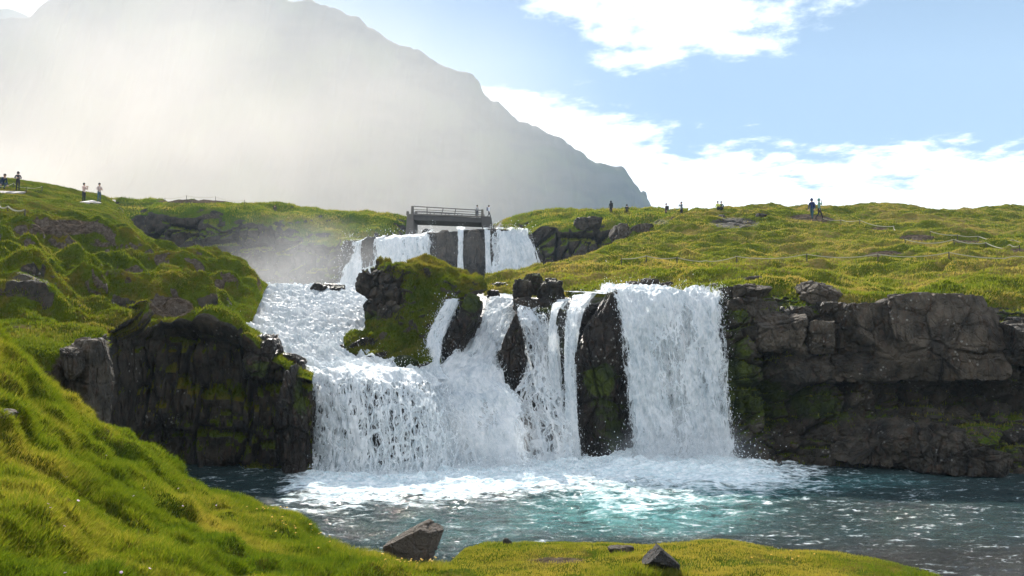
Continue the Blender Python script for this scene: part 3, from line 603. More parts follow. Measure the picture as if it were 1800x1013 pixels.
def drops(name, P, size, el, parent, label=None):
    """many little elongated droplets, one mesh"""
    n = len(P)
    o6 = np.array([[1, 0, 0], [0, 1, 0], [-1, 0, 0], [0, -1, 0], [0, 0, 1], [0, 0, -1]], float)
    s = size[:, None, None] * o6[None]; s[..., 2] *= el[:, None]
    V = P[:, None, :] + s
    f = np.array([[0, 1, 4], [1, 2, 4], [2, 3, 4], [3, 0, 4], [1, 0, 5], [2, 1, 5], [3, 2, 5], [0, 3, 5]])
    Fc = (np.arange(n)[:, None, None] * 6 + f[None]).reshape(-1, 3)
    o = mesh_np(name, V, Fc, M_spray, True, parent=parent); o['kind'] = 'stuff'; return o
def fall(label, rows, nu, nv, dens, mat=None, amp=0.14, layers=2, nd=1500, dsz=(0.005, 0.013), edge=0.14, densb=(), fs=1.0, off=0.16, name='waterfall', flat=False, kind='structure', edge_top=0.0):
    rows = rows[::-1]
    G = loft(rows, nu, nv); Nn = normals(G)
    du = np.linalg.norm(np.diff(G, axis=1), axis=-1).mean(0); U = np.concatenate([[0], np.cumsum(du)])
    dv = np.linalg.norm(np.diff(G, axis=0), axis=-1).mean(1); V = np.concatenate([[0], np.cumsum(dv)]); V = V[-1] - V
    UU, VV = np.meshgrid(U, V); s = np.linspace(0, 1, nu)[None] + 0 * VV
    allV = []; allF = []; allUV = []; D_ = []; L_ = []; base = 0
    seed = (hash(label) if False else sum(map(ord, label))) % 97
    for k in range(layers):
        q3 = np.stack([UU * 1.6 / fs, VV * (0.85 if not flat else 1.3) / fs, 0 * UU + seed + k * 5.2], -1)
        b = fbm(q3, 4, seed % 7) * 1.6 + 0.5 * fbm(q3 * 3.1, 3, 3) - (0.6 * billow(q3 * 1.7, 2, 5) if flat else 0)
        ramp_ = 0.05 + 0.95 * smooth(0, 1.1 * fs, VV) if not flat else 1.0
        H = G + Nn * (amp * b * ramp_ + k * off * ramp_)[..., None]
        ed = np.minimum(s, 1 - s) * 2; wob = 0.5 + 0.9 * fbm(np.stack([UU * 0 + s * 2, VV * 0.9 / fs, 0 * UU + seed], -1), 3, 2)
        px, py = proj(G)
        dd = dens * (1 if k == 0 else 0.8) * (1 - np.clip(edge * smooth(0.42 * wob + .05, 0, ed) * 5, 0, 1.1)) + blobmask(px, py, densb)
        allV.append(H.reshape(-1, 3)); allF.append(grid_faces(nv, nu) + base); base += nu * nv
        allUV.append(np.stack([UU + seed, VV], -1).reshape(-1, 2)); D_.append(dd.ravel()); L_.append(np.full(nu * nv, k + seed * .13))
    o = mesh_np(name, np.concatenate(allV), np.concatenate(allF), mat or WM, True, dict(dens=np.clip(np.concatenate(D_), 0, 1.4), layer=np.concatenate(L_)), uv=np.concatenate(allUV))
    tag(o, label, 'waterfall', None, kind)
    if nd:
        i = (nv * (1 - 0.22 - 0.78 * RNG.random(nd))).astype(int) if not flat else RNG.integers(0, nv, nd); j = (np.clip(RNG.beta(0.6, 0.6, nd), 0, 0.999) * nu).astype(int)
        P = G[i, j] + RNG.normal(size=(nd, 3)) * np.array([0.11, 0.12, 0.1]) * fs + Nn[i, j] * (RNG.random(nd) ** 2 * 0.45 * fs + 0.05)[:, None]
        sz = RNG.uniform(dsz[0], dsz[1], nd) * RNG.random(nd) ** 0.5
        drops('spray', P, sz, RNG.uniform(1.5, 4.5 if not flat else 1.8, nd), o)
    return o
fall('wide white waterfall dropping into the pool at the right', [
    [(1040, 511, 31.5), (1266, 512, 31)], [(1066, 515, 29), (1270, 518, 28.7)], [(1080, 535, 28.1), (1272, 537, 27.9)], [(1090, 590, 27.6), (1275, 590, 27.5)],
    [(1100, 680, 27.2), (1280, 680, 27.1)], [(1106, 760, 26.9), (1290, 760, 26.8)], [(1100, 822, 26.7), (1305, 822, 26.6)]], 200, 320, 0.88, amp=0.26, layers=2, nd=4500, edge=0.16,
    densb=[(1160, 640, 40, 60, -0.22), (1195, 600, 25, 40, -.12), (1205, 570, 12, 40, -.25), (1260, 560, 14, 60, -.2), (1185, 730, 40, 60, -0.15), (1200, 525, 80, 14, 0.25), (1120, 640, 20, 100, .15)])
fall('broad lacy waterfall fanning over dark rock at the left of the pool', [
    [(500, 648, 28.2), (620, 645, 28.8), (790, 670, 28.2)], [(542, 664, 26.4), (620, 650, 26.8), (700, 655, 26.9), (790, 700, 27.2)], [(550, 695, 25.8), (640, 680, 25.4), (720, 692, 25.5), (803, 728, 26.4)],
    [(550, 750, 25.4), (640, 745, 24.6), (730, 750, 24.8), (812, 765, 26.0)], [(549, 842, 24.9), (640, 849, 24.0), (730, 846, 24.3), (815, 838, 25.7)]], 240, 260, 0.50, WM_lace, amp=0.16, layers=2, nd=2500, edge=0.10, off=.12,
    densb=[(600, 655, 120, 18, 0.45), (700, 665, 60, 16, 0.3), (680, 765, 90, 60, -0.10), (790, 740, 14, 60, -0.15), (570, 720, 25, 40, -0.05), (600, 830, 60, 12, -.08)])
fall('central white chute plunging between mossy rocks', [
    [(862, 520, 35), (945, 527, 35)], [(852, 540, 33.2), (942, 541, 33.4)], [(844, 570, 31.6), (903, 572, 31.6)], [(820, 602, 30.4), (893, 602, 30.2)], [(785, 640, 29), (884, 642, 29)],
    [(750, 668, 28.1), (888, 672, 28)], [(742, 700, 27.2), (915, 700, 27.2)], [(752, 760, 26.1), (936, 760, 26.2)], [(757, 836, 25.4), (948, 830, 25.6)]], 190, 340, 1.0, amp=0.24, layers=2, nd=4000, edge=0.14,
    densb=[(860, 740, 22, 28, -0.32), (790, 700, 10, 30, -0.25), (925, 780, 22, 70, -0.4), (830, 790, 60, 40, .1), (800, 660, 60, 25, .25)])
fall('narrow side chute running down beside the leaning rock', [
    [(786, 526, 32), (812, 526, 32)], [(778, 537, 30.8), (806, 537, 30.8)], [(764, 565, 30.2), (794, 565, 30.2)], [(750, 605, 29.2), (778, 605, 29.2)], [(742, 640, 28.4), (775, 642, 28.4)], [(732, 672, 27.8), (792, 672, 27.8)]], 50, 160, 0.95, amp=0.08, layers=2, nd=1500)
fall('thin ragged veil of water between the rock fins', [
    [(905, 538, 33), (948, 542, 33)], [(908, 550, 31), (955, 552, 31)], [(916, 580, 30), (970, 582, 29.8)], [(921, 640, 29), (984, 640, 28.7)], [(905, 700, 28), (994, 700, 28)], [(922, 760, 27.3), (1004, 760, 27.3)], [(925, 830, 26.8), (1012, 830, 26.8)]], 110, 300, 0.50, WM_lace, amp=0.14, layers=2, nd=1500,
    densb=[(925, 560, 20, 20, .25), (960, 640, 18, 80, .12), (950, 750, 50, 60, -.22)])
fall('slender trickle down the left side of the rock pillar', [
    [(1012, 519, 31), (1052, 514, 31)], [(1004, 535, 29.6), (1040, 530, 29.4)], [(998, 560, 28.6), (1022, 560, 28.2)], [(995, 620, 28.1), (1014, 620, 27.9)], [(993, 700, 27.7), (1014, 700, 27.6)], [(988, 825, 27.2), (1024, 825, 27.2)]], 60, 280, 0.70, amp=0.07, layers=2, nd=1800)
fall('short thin trickle left of the narrow moss covered fin', [
    [(980, 527, 31.5), (1004, 525, 31.3)], [(970, 550, 30), (990, 545, 30)], [(967, 600, 29), (984, 600, 28.7)], [(970, 700, 28.2), (990, 700, 28)]], 40, 140, 0.72, amp=0.06, layers=2, nd=700)
fall('long foaming cascade tumbling down the left arm of the stream', [
    [(458, 499, 47), (560, 500, 47), (650, 502, 46)], [(450, 504, 44.5), (560, 506, 44.5), (652, 510, 44)], [(445, 522, 41), (560, 522, 41), (660, 524, 40)], [(412, 542, 37.3), (560, 543, 36.8), (662, 548, 36.2)], [(424, 570, 33.8), (540, 570, 33.8), (655, 578, 33.2)], [(455, 598, 30.7), (540, 596, 31.0), (640, 600, 30.6)],
    [(480, 620, 28.8), (560, 618, 29.1), (680, 630, 28.5)], [(506, 640, 27.6), (600, 636, 27.9), (740, 645, 27.6)], [(540, 656, 26.5), (640, 650, 26.9), (780, 674, 26.9)]], 300, 420, 1.35, WM_casc, amp=0.30, layers=1, nd=1200, flat=True, edge=0.05, fs=1.0,
    densb=[(620, 560, 30, 16, -.25), (590, 570, 20, 20, -.1), (520, 590, 30, 10, -.1), (480, 520, 20, 8, -.1), (610, 640, 150, 12, .2), (600, 610, 40, 14, -.2)])
fall('river surface sliding towards the wide right waterfall', [
    [(985, 507, 38), (1255, 508, 35)], [(990, 512, 34), (1262, 511, 32.6)], [(1030, 514, 31), (1270, 514, 29.4)], [(1062, 517, 28.9), (1272, 519, 28.6)]], 160, 90, 0.85, WM_casc, amp=0.04, layers=1, nd=0, flat=True, edge=0.0, name='river')
fall('river surface above the central chute', [
    [(858, 505, 46), (925, 505, 46)], [(860, 512, 38), (930, 512, 38)], [(858, 524, 34.8), (948, 530, 34.6)]], 70, 70, 0.85, WM_casc, amp=0.05, layers=1, nd=0, flat=True, edge=0.0, name='river')
fall('river pool between the upper and lower falls', [
    [(480, 512, 76), (960, 512, 76)], [(455, 503.5, 47), (930, 506, 46)]], 160, 120, 0.8, WM_casc, amp=0.05, layers=1, nd=0, flat=True, edge=0.0, name='river')
fall('left upper waterfall pouring over the ledge below the bridge', [
    [(615, 427, 80), (690, 420, 80), (735, 417, 80), (770, 406, 80)], [(610, 428, 77.6), (690, 421, 77), (735, 418, 77), (768, 407, 77)], [(606, 433, 76.3), (690, 428, 76), (764, 420, 75.8)], [(598, 462, 75.4), (770, 460, 75)], [(586, 512, 74.6), (780, 512, 74.4)]], 180, 160, 0.86, WM_far, amp=0.32, layers=2, nd=1500, dsz=(.01, .03), fs=2.2, off=.35, edge=0.3,
    densb=[(648, 450, 16, 30, -0.5), (775, 440, 22, 30, -0.5), (690, 440, 40, 30, .1), (605, 480, 20, 50, .1)])
fall('right upper waterfall fanning down beside the far right cliff', [
    [(864, 403, 80), (930, 406, 79)], [(864, 407, 77.4), (932, 412, 77)], [(862, 425, 75.9), (938, 430, 75.5)], [(860, 455, 75), (948, 458, 74.8)], [(850, 505, 74.2), (962, 502, 74.1)]], 100, 150, 1.0, WM_far, amp=0.3, layers=2, nd=1500, dsz=(.01, .03), fs=2.0, off=.35, edge=0.34,
    densb=[(872, 440, 8, 30, -.35), (910, 460, 20, 40, .15)])
fall('thin thread of water in the middle of the upper ledge', [
    [(802, 402, 79), (818, 402, 79)], [(804, 406, 76.4), (816, 406, 76.4)], [(805, 440, 75.4), (814, 440, 75.4)], [(803, 490, 74.6), (816, 490, 74.6)]], 16, 110, 0.9, WM_far, amp=0.12, layers=2, nd=150, dsz=(.01, .02), fs=1.5, off=.2)
fall('thin thread of water just left of the right upper waterfall', [
    [(848, 403, 79), (864, 403, 79)], [(851, 407, 76.6), (862, 407, 76.6)], [(853, 440, 75.5), (862, 440, 75.5)], [(854, 490, 74.6), (866, 490, 74.6)]], 16, 110, 0.9, WM_far, amp=0.12, layers=2, nd=150, dsz=(.01, .02), fs=1.5, off=.2)

# --- the pool
def pool():
    xs = np.concatenate([np.linspace(-14, -9, 30, endpoint=False), np.linspace(-9, 17, 760), np.linspace(17.05, 45, 260)])
    ys = np.concatenate([np.linspace(4, 12.5, 60, endpoint=False), np.linspace(12.5, 29.5, 560)])
    X, Y = np.meshgrid(xs, ys); G = np.stack([X, Y, 0 * X], -1)
    px, py = proj(G)
    edge = np.interp(px, [400, 560, 800, 950, 1100, 1290, 1480, 1800, 2300], [850, 836, 834, 824, 815, 815, 824, 834, 850])
    dist = py - edge                                                     # pixels in front of the foot of the falls
    fallw = smooth(470, 560, px) * smooth(1480, 1290, px)
    turb = fallw * smooth(90, 0, dist)
    big = smooth(1050, 1110, px) * smooth(1330, 1260, px) * smooth(50, 0, dist)
    w = np.stack([X * 0.75 + 0.5 * Y * 0, Y * 1.5, 0 * X], -1)
    h = 0.09 * fbm(w * 0.9, 3, 1) + 0.06 * ridged(w * 1.3 + 4, 3, 2) + 0.026 * fbm(w * 5.5, 3, 3)
    h += turb * (0.22 * fbm(w * 1.6, 5, 4) + 0.08 * ridged(w * 3, 2, 5)) + big * (0.14 + 0.3 * fbm(w * 1.6, 4, 6))
    h *= smooth(1200, 960, py) * 0.3 + 0.7
    G[..., 2] = h
    fm = 1.0 * fallw * smooth(80, 0, dist) + 0.55 * blobmask(px, py, [(1140, 885, 120, 26, 0.75), (760, 850, 220, 22, .9), (1330, 845, 150, 16, .6), (1180, 830, 130, 22, .9), (1400, 870, 120, 20, .25), (620, 880, 120, 30, .35), (1450, 830, 60, 10, .4)])
    fm = fm * 0.92 + 0.02
    tq = blobmask(px, py, [(1130, 900, 190, 42, 1.0), (850, 930, 160, 40, .25), (1060, 870, 60, 20, .4), (1320, 860, 120, 22, .5), (1500, 850, 140, 14, .35)])
    shal = 0.85 * smooth(935, 985, py + 25 * fbm(w * .4, 2, 9)) * smooth(900, 1000, px)
    o = mesh_np('pool_water', G, grid_faces(*X.shape), None, True, dict(foam=fm, turq=np.clip(tq, 0, 1), shallow=shal))
    o['kind'] = 'structure'
    m, nt = newmat('pool_water'); q = N(nt); P = q.coord()
    fo = q.attr('foam').outputs['Fac']; tu = q.attr('turq').outputs['Fac']; sh = q.attr('shallow').outputs['Fac']
    Pw = q.mapping(P, (1, 2.2, 1)); n1 = q.noise(Pw, 1.1, 6, 0.65, 1.2); n2 = q.noise(Pw, 5, 4, 0.7, .8)
    vo = q.n('ShaderNodeTexVoronoi', feature='DISTANCE_TO_EDGE'); wv = q.n('ShaderNodeVectorMath', operation='MULTIPLY_ADD')
    q.l(q.noise(Pw, 1.5, 3, out='Color'), wv.inputs[0]); wv.inputs[1].default_value = (1.4, 1.4, 1.4); q.l(Pw, wv.inputs[2]); q.l(wv.outputs[0], vo.inputs['Vector']); vo.inputs['Scale'].default_value = 1.3
    lac = q.sstep(vo.outputs[0], 0.12, 0.0)
    pat = q.math('ADD', q.math('ADD', -0.2, q.math('MULTIPLY', n1, 1.8)), q.math('ADD', q.math('MULTIPLY', n2, 0.45), q.math('MULTIPLY', lac, 0.2)))
    f = q.sstep(q.math('ADD', pat, q.math('MULTIPLY', fo, 0.80)), 1.12, 1.72)
    c = q.mix(q.sstep(n1, .35, .65), (0.014, 0.031, 0.032), (0.023, 0.052, 0.053)); c = q.mix(q.math('MULTIPLY', tu, q.sstep(n1, .25, .6)), c, (0.11, 0.33, 0.33)); c = q.mix(sh, c, (0.03, 0.028, 0.024))
    b = q.n('ShaderNodeBsdfPrincipled'); q.l(c, b.inputs['Base Color']); b.inputs['Roughness'].default_value = 0.09; b.inputs['IOR'].default_value = 1.33
    wh = q.math('ADD', q.noise(Pw, 3.2, 4, 0.65, 0.6), q.math('MULTIPLY', q.noise(Pw, 11, 3, 0.6), 0.35))
    q.l(q.bump(wh, 1.0, 0.21), b.inputs['Normal'])
    fd = q.n('ShaderNodeBsdfDiffuse'); q.l(q.mix(q.sstep(n2, .3, .7), (0.5, 0.64, 0.68), (0.88, 0.92, 0.93)), fd.inputs[0]); q.l(q.bump(pat, 0.7, 0.08), fd.inputs['Normal'])
    s = q.n('ShaderNodeMixShader'); q.l(f, s.inputs[0]); q.l(b.outputs[0], s.inputs[1]); q.l(fd.outputs[0], s.inputs[2]); q.out(s.outputs[0])
    o.data.materials.append(m)
    # splashes thrown up at the foot of the falls
    n = 7000; pxx = RNG.choice([0, 1, 2], n, p=[.42, .18, .40]); a = np.where(pxx == 0, RNG.uniform(552, 950, n), np.where(pxx == 1, RNG.uniform(930, 1110, n), RNG.normal(1200, 60, n)))
    Yb = np.interp(a, [550, 640, 800, 950, 1110, 1300], [24.6, 24.2, 25.0, 25.6, 26.6, 26.3])
    Q = at(a, 836 + 0 * a, Yb); Q[:, 1] -= RNG.random(n) ** 2 * 1.6; Q[:, 2] = 0.05 + RNG.exponential(0.16, n) * np.where(pxx == 2, 1.8, 1.0)
    sp = drops('water_spray', Q, RNG.uniform(.008, .03, n) * RNG.random(n) ** .5, RNG.uniform(.7, 1.4, n), None); sp['kind'] = 'stuff'
pool()

# ------------------------------------------------------------------ mountain
def mountain(name, ridge, mat, Yr, Yf, nu, nv, amp, seed, base=592):
    nr = [(x, y, Yr) for x, y in ridge]
    def mid(k): return [(x, base + (y - base) * k, Yf + (Yr - Yf) * k ** 0.9) for x, y in ridge]
    rows = [[(x, base, Yf) for x, y in ridge], mid(0.35), mid(0.7), nr, [(x, base, Yr + 220) for x, y in ridge]]
    def d(G, Nn):
        wgt = smooth(0, 60, G[..., 2])
        gul = billow(np.stack([G[..., 0] * 0.022, G[..., 1] * 0.004, G[..., 2] * 0.003], -1), 4, seed)
        st = fbm(np.stack([G[..., 0] * 0.002, G[..., 1] * 0.002, G[..., 2] * 0.06], -1), 3, seed + 3)
        return Nn * ((gul - 0.25) * amp * wgt + st * amp * 0.03 * wgt)[..., None] + zdir(fbm(G * 0.05, 4, seed + 2) * amp * 0.10)
    G = loft(rows, nu, nv); G = G + d(G, normals(G))
    o = mesh_np(name, G, grid_faces(nv, nu), mat); o['kind'] = 'structure'; return o
m, nt = newmat('mountain_slope'); q = N(nt); P = q.coord(); b = q.n('ShaderNodeBsdfPrincipled'); b.inputs['Roughness'].default_value = 0.95; b.inputs['Specular IOR Level'].default_value = 0.1
c = q.mix(q.sstep(q.noise(q.mapping(P, (0.6, 0.6, 1.3)), 0.02, 6, .6), .35, .65), (0.022, 0.020, 0.019), (0.062, 0.054, 0.046)); c = q.mix(q.sstep(q.noise(P, 0.012, 5), .45, .6), c, (0.055, 0.062, 0.03))
q.l(c, b.inputs['Base Color']); q.out(b.outputs[0]); M_mount = m
ridge = [(-900, 330), (-500, 200), (-300, 140), (-120, 78), (0, 38), (45, 30), (82, 0), (150, -26), (300, -38), (420, -28), (490, -12), (518, 4), (560, 12), (600, 20), (650, 48), (700, 78), (740, 88), (762, 104), (800, 125), (838, 146), (850, 164), (884, 182), (896, 200), (930, 216), (1000, 252), (1040, 280), (1060, 290), (1090, 300), (1112, 322), (1126, 337), (1136, 345), (1146, 376), (1156, 430), (1175, 560)]
mountain('mountain', ridge, M_mount, 1000, 640, 700, 260, 20, 5)
rg = [(-1200, 200), (-500, 60), (-160, 30), (-60, 18), (10, 16), (40, 26), (80, 44), (200, 120), (500, 300), (900, 560)]
mountain('mountain', rg, M_mount, 1380, 1200, 200, 40, 10, 9)
# pinnacle on the ridge
pn = at(1131, 341, 1000)
V = sph(16, 14); V = V * np.array([4.5, 4.5, 10]) * (1 - 0.45 * (V[..., 2:3])); V += 1.2 * fbm(V * 0.3, 3, 3)[..., None]
o = mesh_np('rock_pinnacle', V, wrap_faces(14, 16), M_mount); o.location = pn + np.array([0, 0, -2]); tag(o, 'small rock pinnacle on the right shoulder of the mountain', 'pinnacle')

# ------------------------------------------------------------------ small mesh builder
class MB:
    def __init__(s): s.V = []; s.F = []
    def hexa(s, c):                                  # 8 corners: bottom 4 then top 4
        b = len(s.V); s.V += [tuple(p) for p in c]
        s.F += [[b, b+3, b+2, b+1], [b+4, b+5, b+6, b+7], [b, b+1, b+5, b+4], [b+1, b+2, b+6, b+5], [b+2, b+3, b+7, b+6], [b+3, b, b+4, b+7]]; return s
    def box(s, x0, x1, y0, y1, z0, z1):
        return s.hexa([(x0, y0, z0), (x1, y0, z0), (x1, y1, z0), (x0, y1, z0), (x0, y0, z1), (x1, y0, z1), (x1, y1, z1), (x0, y1, z1)])
    def tube(s, pts, r, n=6, r2=None):
        pts = [Vector(p) for p in pts]; b = len(s.V); m_ = len(pts)
        for i, p in enumerate(pts):
            t = (pts[min(i + 1, m_ - 1)] - pts[max(i - 1, 0)]).normalized(); a = t.cross(Vector((0.13, 0.9, 0.3))).normalized(); c = t.cross(a)
            rr = r if r2 is None else r + (r2 - r) * i / (m_ - 1)
            for k in range(n):
                w = 2 * math.pi * k / n; s.V.append(tuple(p + a * math.cos(w) * rr + c * math.sin(w) * rr))
        for i in range(m_ - 1):
            for k in range(n):
                s.F.append([b + i*n + k, b + i*n + (k+1) % n, b + (i+1)*n + (k+1) % n, b + (i+1)*n + k])
        s.F.append([b + k for k in range(n)][::-1]); s.F.append([b + (m_-1)*n + k for k in range(n)]); return s
    def ell(s, c, r, n=10, m_=8):
        b = len(s.V); D = sph(n, m_).reshape(-1, 3) * np.array(r) + np.array(c); s.V += [tuple(p) for p in D]
        s.F += [[int(x) + b for x in f] for f in wrap_faces(m_, n)]; return s
    def build(s, name, mat, parent=None, bevel=0, smooth_=False, loc=None):
        me = bpy.data.meshes.new(name); V = s.V if loc is None else [tuple(np.array(v) - np.array(loc)) for v in s.V]
        me.from_pydata(V, [], s.F); me.update(); me.materials.append(mat)
        if smooth_: me.polygons.foreach_set('use_smooth', [True] * len(me.polygons))
        o = bpy.data.objects.new(name, me); COL.objects.link(o)
        if parent: o.parent = parent
        if loc is not None and parent is None: o.location = loc
        if bevel:
            md = o.modifiers.new('bevel', 'BEVEL'); md.width = bevel; md.segments = 2
        return o
M_conc = simple_mat('weathered_concrete', (0.07, 0.066, 0.062), 0.9, 0.35, 1.5)
M_conc2 = simple_mat('pale_concrete', (0.13, 0.12, 0.108), 0.9, 0.35, 1.2)
M_steel = simple_mat('railing_steel', (0.09, 0.085, 0.085), 0.5, 0.2, 5)
M_rope = simple_mat('white_rope', (0.36, 0.34, 0.24), 0.85, 0.15, 20)
M_post = simple_mat('dark_post', (0.05, 0.045, 0.04), 0.8, 0.2, 10)
M_deckp = simple_mat('pale_platform', (0.30, 0.27, 0.26), 0.8, 0.12, 3)

# ------------------------------------------------------------------ bridge
YB = 88.0
B0 = at(727, 377, YB); B1 = at(864, 384, YB)
br = empty('footbridge', ((B0 + B1) / 2).tolist()); tag(br, 'grey concrete footbridge with a thin steel railing over the upper waterfall', 'bridge')
O = (B0 + B1) / 2
def bpt(px, py, dy=0.0): p = at(px, py, YB) - O; p[1] += dy; return p
def quadprism(c4, dy): return [tuple(p) for p in [c4[0], c4[1], c4[1] + np.array([0, dy, 0]), c4[0] + np.array([0, dy, 0]), c4[3], c4[2], c4[2] + np.array([0, dy, 0]), c4[3] + np.array([0, dy, 0])]]
MB().hexa(quadprism([bpt(727, 387.5), bpt(864, 392.5), bpt(864, 384), bpt(727, 376.5)], 3.6)).build('deck', M_conc, br, 0.05)
MB().hexa(quadprism([bpt(726.5, 378.5, -0.12), bpt(846, 382.5, -0.12), bpt(846, 380.3, -0.12), bpt(726.5, 375.5, -0.12)], 0.119)).build('kerb_beam', M_conc2, br)
MB().hexa(quadprism([bpt(712, 425, -0.2), bpt(727, 420, -0.2), bpt(727, 376, -0.2), bpt(716, 377, -0.2)], 4.2)).build('abutment', M_conc2, br, 0.05)
MB().hexa(quadprism([bpt(850, 425, -0.2), bpt(872, 425, -0.2), bpt(862, 381, -0.2), bpt(845, 380.5, -0.2)], 4.2)).build('abutment', M_conc, br, 0.05)
for (a, b_, t_, bt) in ((722.3, 727.5, 362.5, 377), (714.2, 719, 371.5, 378), (845.5, 850.5, 368.5, 382)):
    for dy in (-0.15, 3.3):
        MB().hexa(quadprism([bpt(a, bt, dy), bpt(b_, bt, dy), bpt(b_ - .6, t_, dy), bpt(a + .6, t_, dy)], 0.5)).build('pillar', M_conc2, br, 0.03)
for dy in (0.12, 3.5):
    r = MB()
    for (y0, y1, rr) in ((362.5, 369.6, .05), (368, 373.4, .03), (373, 377.6, .03)): r.tube([bpt(727, y0, dy), bpt(846, y1, dy)], rr)
    rail = r.build('railing', M_steel, br)
    for (xt, yt, xb, yb) in ((750.5, 364, 750.5, 377.5), (779, 366, 775.5, 378.5), (801, 367, 798.5, 379.5), (836, 369.5, 836, 381), (763, 374, 763, 378), (789, 375.5, 789, 379), (812, 377, 812, 380)):
        rp = MB().tube([bpt(xb, yb, dy), bpt(xt, yt, dy)], .05).build('rail_post', M_steel, rail)
# round culvert rock under the bridge
rock('small rounded rock in the river under the bridge', 742, 757, 403, 412, 84, 1.2, 70, 2.5, moss=-0.6, mat=MT_back, name='boulder', cat='boulder')

# ------------------------------------------------------------------ people
def cloth(name, col): return simple_mat(name, col, 0.85, 0.12, 12, 0.2)
M_skin = simple_mat('skin', (0.45, 0.27, 0.19), 0.6, 0.06, 20); M_hair = simple_mat('dark_hair', (0.03, 0.02, 0.015), 0.7, 0.2, 40); M_shoe = cloth('shoe', (0.02, 0.02, 0.02))
M_face = simple_mat('eye_dark', (0.02, 0.015, 0.015), 0.4)
def person(label, px, pfoot, Y, hpx, facing=0, top=(0.03, 0.03, 0.035), legs=(0.02, 0.02, 0.025), pose='stand', arms='down', hood=False, pack=None, lean=0, group='hikers', sink=0, on_deck=False):
    base = at(px, pfoot, Y) if on_deck else foot(px, pfoot, Y); Yh = base[1]; H = hpx / F * Yh; H = H / {'stand': 1, 'walk': 1.0, 'sit': 0.55, 'crouch': 0.68}[pose]; H = min(max(H, 1.4), 2.05)
    k = H / 1.75; mt = cloth('jacket', top); ml = cloth('trousers', legs)
    V = []; E = []; R = []; T = []
    def add(p, r, t, par=None):
        V.append(p); R.append(r); T.append(t); i = len(V) - 1
        if par is not None: E.append((par, i))
        return i
    hz = {'stand': 0.93, 'walk': 0.92, 'sit': 0.15, 'crouch': 0.45}[pose]; lx = math.radians(lean)
    def tor(h): return (0, -math.sin(lx) * h, hz + math.cos(lx) * h)   # local front is -y
    pel = add((0, 0, hz), 0.145, 'l'); wai = add(tor(0.16), 0.135, 't', pel); che = add(tor(0.36), 0.165, 't', wai); sh = add(tor(0.50), 0.10, 't', che)
    nk = add(tor(0.58), 0.055, 's', sh); ch = add((0, tor(0.66)[1] - 0.02, tor(0.66)[2]), 0.075, 's', nk); hd = add((0, tor(0.73)[1] - 0.01, tor(0.73)[2]), 0.095, 's', ch); cr = add((0, tor(0.80)[1], tor(0.80)[2]), 0.07, 's', hd)
    for s_ in (-1, 1):
        if pose == 'stand': kn = (s_ * 0.10, -0.02, 0.48); an = (s_ * 0.11, 0.02, 0.09); ft = (s_ * 0.12, -0.13, 0.04)
        elif pose == 'walk': kn = (s_ * 0.09, -0.14 if s_ > 0 else 0.04, 0.50); an = (s_ * 0.09, -0.26 if s_ > 0 else 0.30, 0.10); ft = (s_ * 0.09, an[1] - 0.14, 0.05)
        elif pose == 'sit': kn = (s_ * 0.14, -0.38, 0.38); an = (s_ * 0.13, -0.48, 0.09); ft = (s_ * .13, -0.62, 0.05)
        else: kn = (s_ * 0.15, -0.34, 0.46); an = (s_ * 0.13, -0.08, 0.09); ft = (s_ * 0.13, -0.22, 0.04)
        hp = add((s_ * 0.10, 0, hz - 0.06), 0.10, 'l', pel); kk = add(kn, 0.065, 'l', hp); aa = add(an, 0.045, 'l', kk); hl = add((an[0], an[1] + .03, 0.045), 0.04, 'f', aa); add(ft, 0.04, 'f', hl)
        S = tor(0.47); sj = add((s_ * 0.19, S[1], S[2]), 0.07, 't', sh)
        mode = arms if isinstance(arms, str) else arms[0 if s_ < 0 else 1]
        if mode == 'down': el = (s_ * 0.25, S[1] + 0.03, S[2] - 0.28); wr = (s_ * 0.26, S[1] - 0.06, S[2] - 0.52)
        elif mode == 'phone': el = (s_ * 0.25, S[1] - 0.12, S[2] - 0.22); wr = (s_ * 0.09, S[1] - 0.36, S[2] - 0.02)
        elif mode == 'chest': el = (s_ * 0.28, S[1] - 0.02, S[2] - 0.26); wr = (s_ * 0.09, S[1] - 0.24, S[2] - 0.26)
        elif mode == 'face': el = (s_ * 0.30, S[1] - 0.16, S[2] - 0.12); wr = (s_ * 0.10, S[1] - 0.17, S[2] + 0.14)
        elif mode == 'up': el = (s_ * 0.36, S[1] - 0.05, S[2] + 0.10); wr = (s_ * 0.52, S[1] - 0.10, S[2] + 0.28)
        e_ = add(el, 0.05, 't', sj); w_ = add(wr, 0.032, 't', e_)
        d = Vector(wr) - Vector(el); d.normalize(); pl = Vector(wr) + d * 0.07; p_ = add(tuple(pl), 0.033, 's', w_)
        sd = d.cross(Vector((0, 1, 0.2))).normalized(); bend = Vector((0, -0.4, -0.25))
        for f in range(4):
            b0 = pl + sd * (0.026 * (f - 1.5)) + d * 0.025; L = (0.062, 0.075, 0.07, 0.055)[f]
            i0 = add(tuple(b0), 0.010, 's', p_); i1 = add(tuple(b0 + d * L * .55), 0.009, 's', i0); add(tuple(b0 + d * L * .85 + bend * L * .5), 0.007, 's', i1)
        tb = Vector(wr) + d * 0.035 - sd * 0.035 * s_; i0 = add(tuple(tb), 0.012, 's', p_); add(tuple(tb + d * .04 - sd * .03 * s_), 0.009, 's', i0)
    me = bpy.data.meshes.new('person'); me.from_pydata(V, E, []); o = bpy.data.objects.new('tmp', me); COL.objects.link(o)
    md = o.modifiers.new('s', 'SKIN'); me.skin_vertices.new() if not me.skin_vertices else None
    for i, r in enumerate(R): me.skin_vertices[0].data[i].radius = (r, r * (0.75 if T[i] == 't' and r > .12 else 1)); me.skin_vertices[0].data[i].use_root = (i == 0)
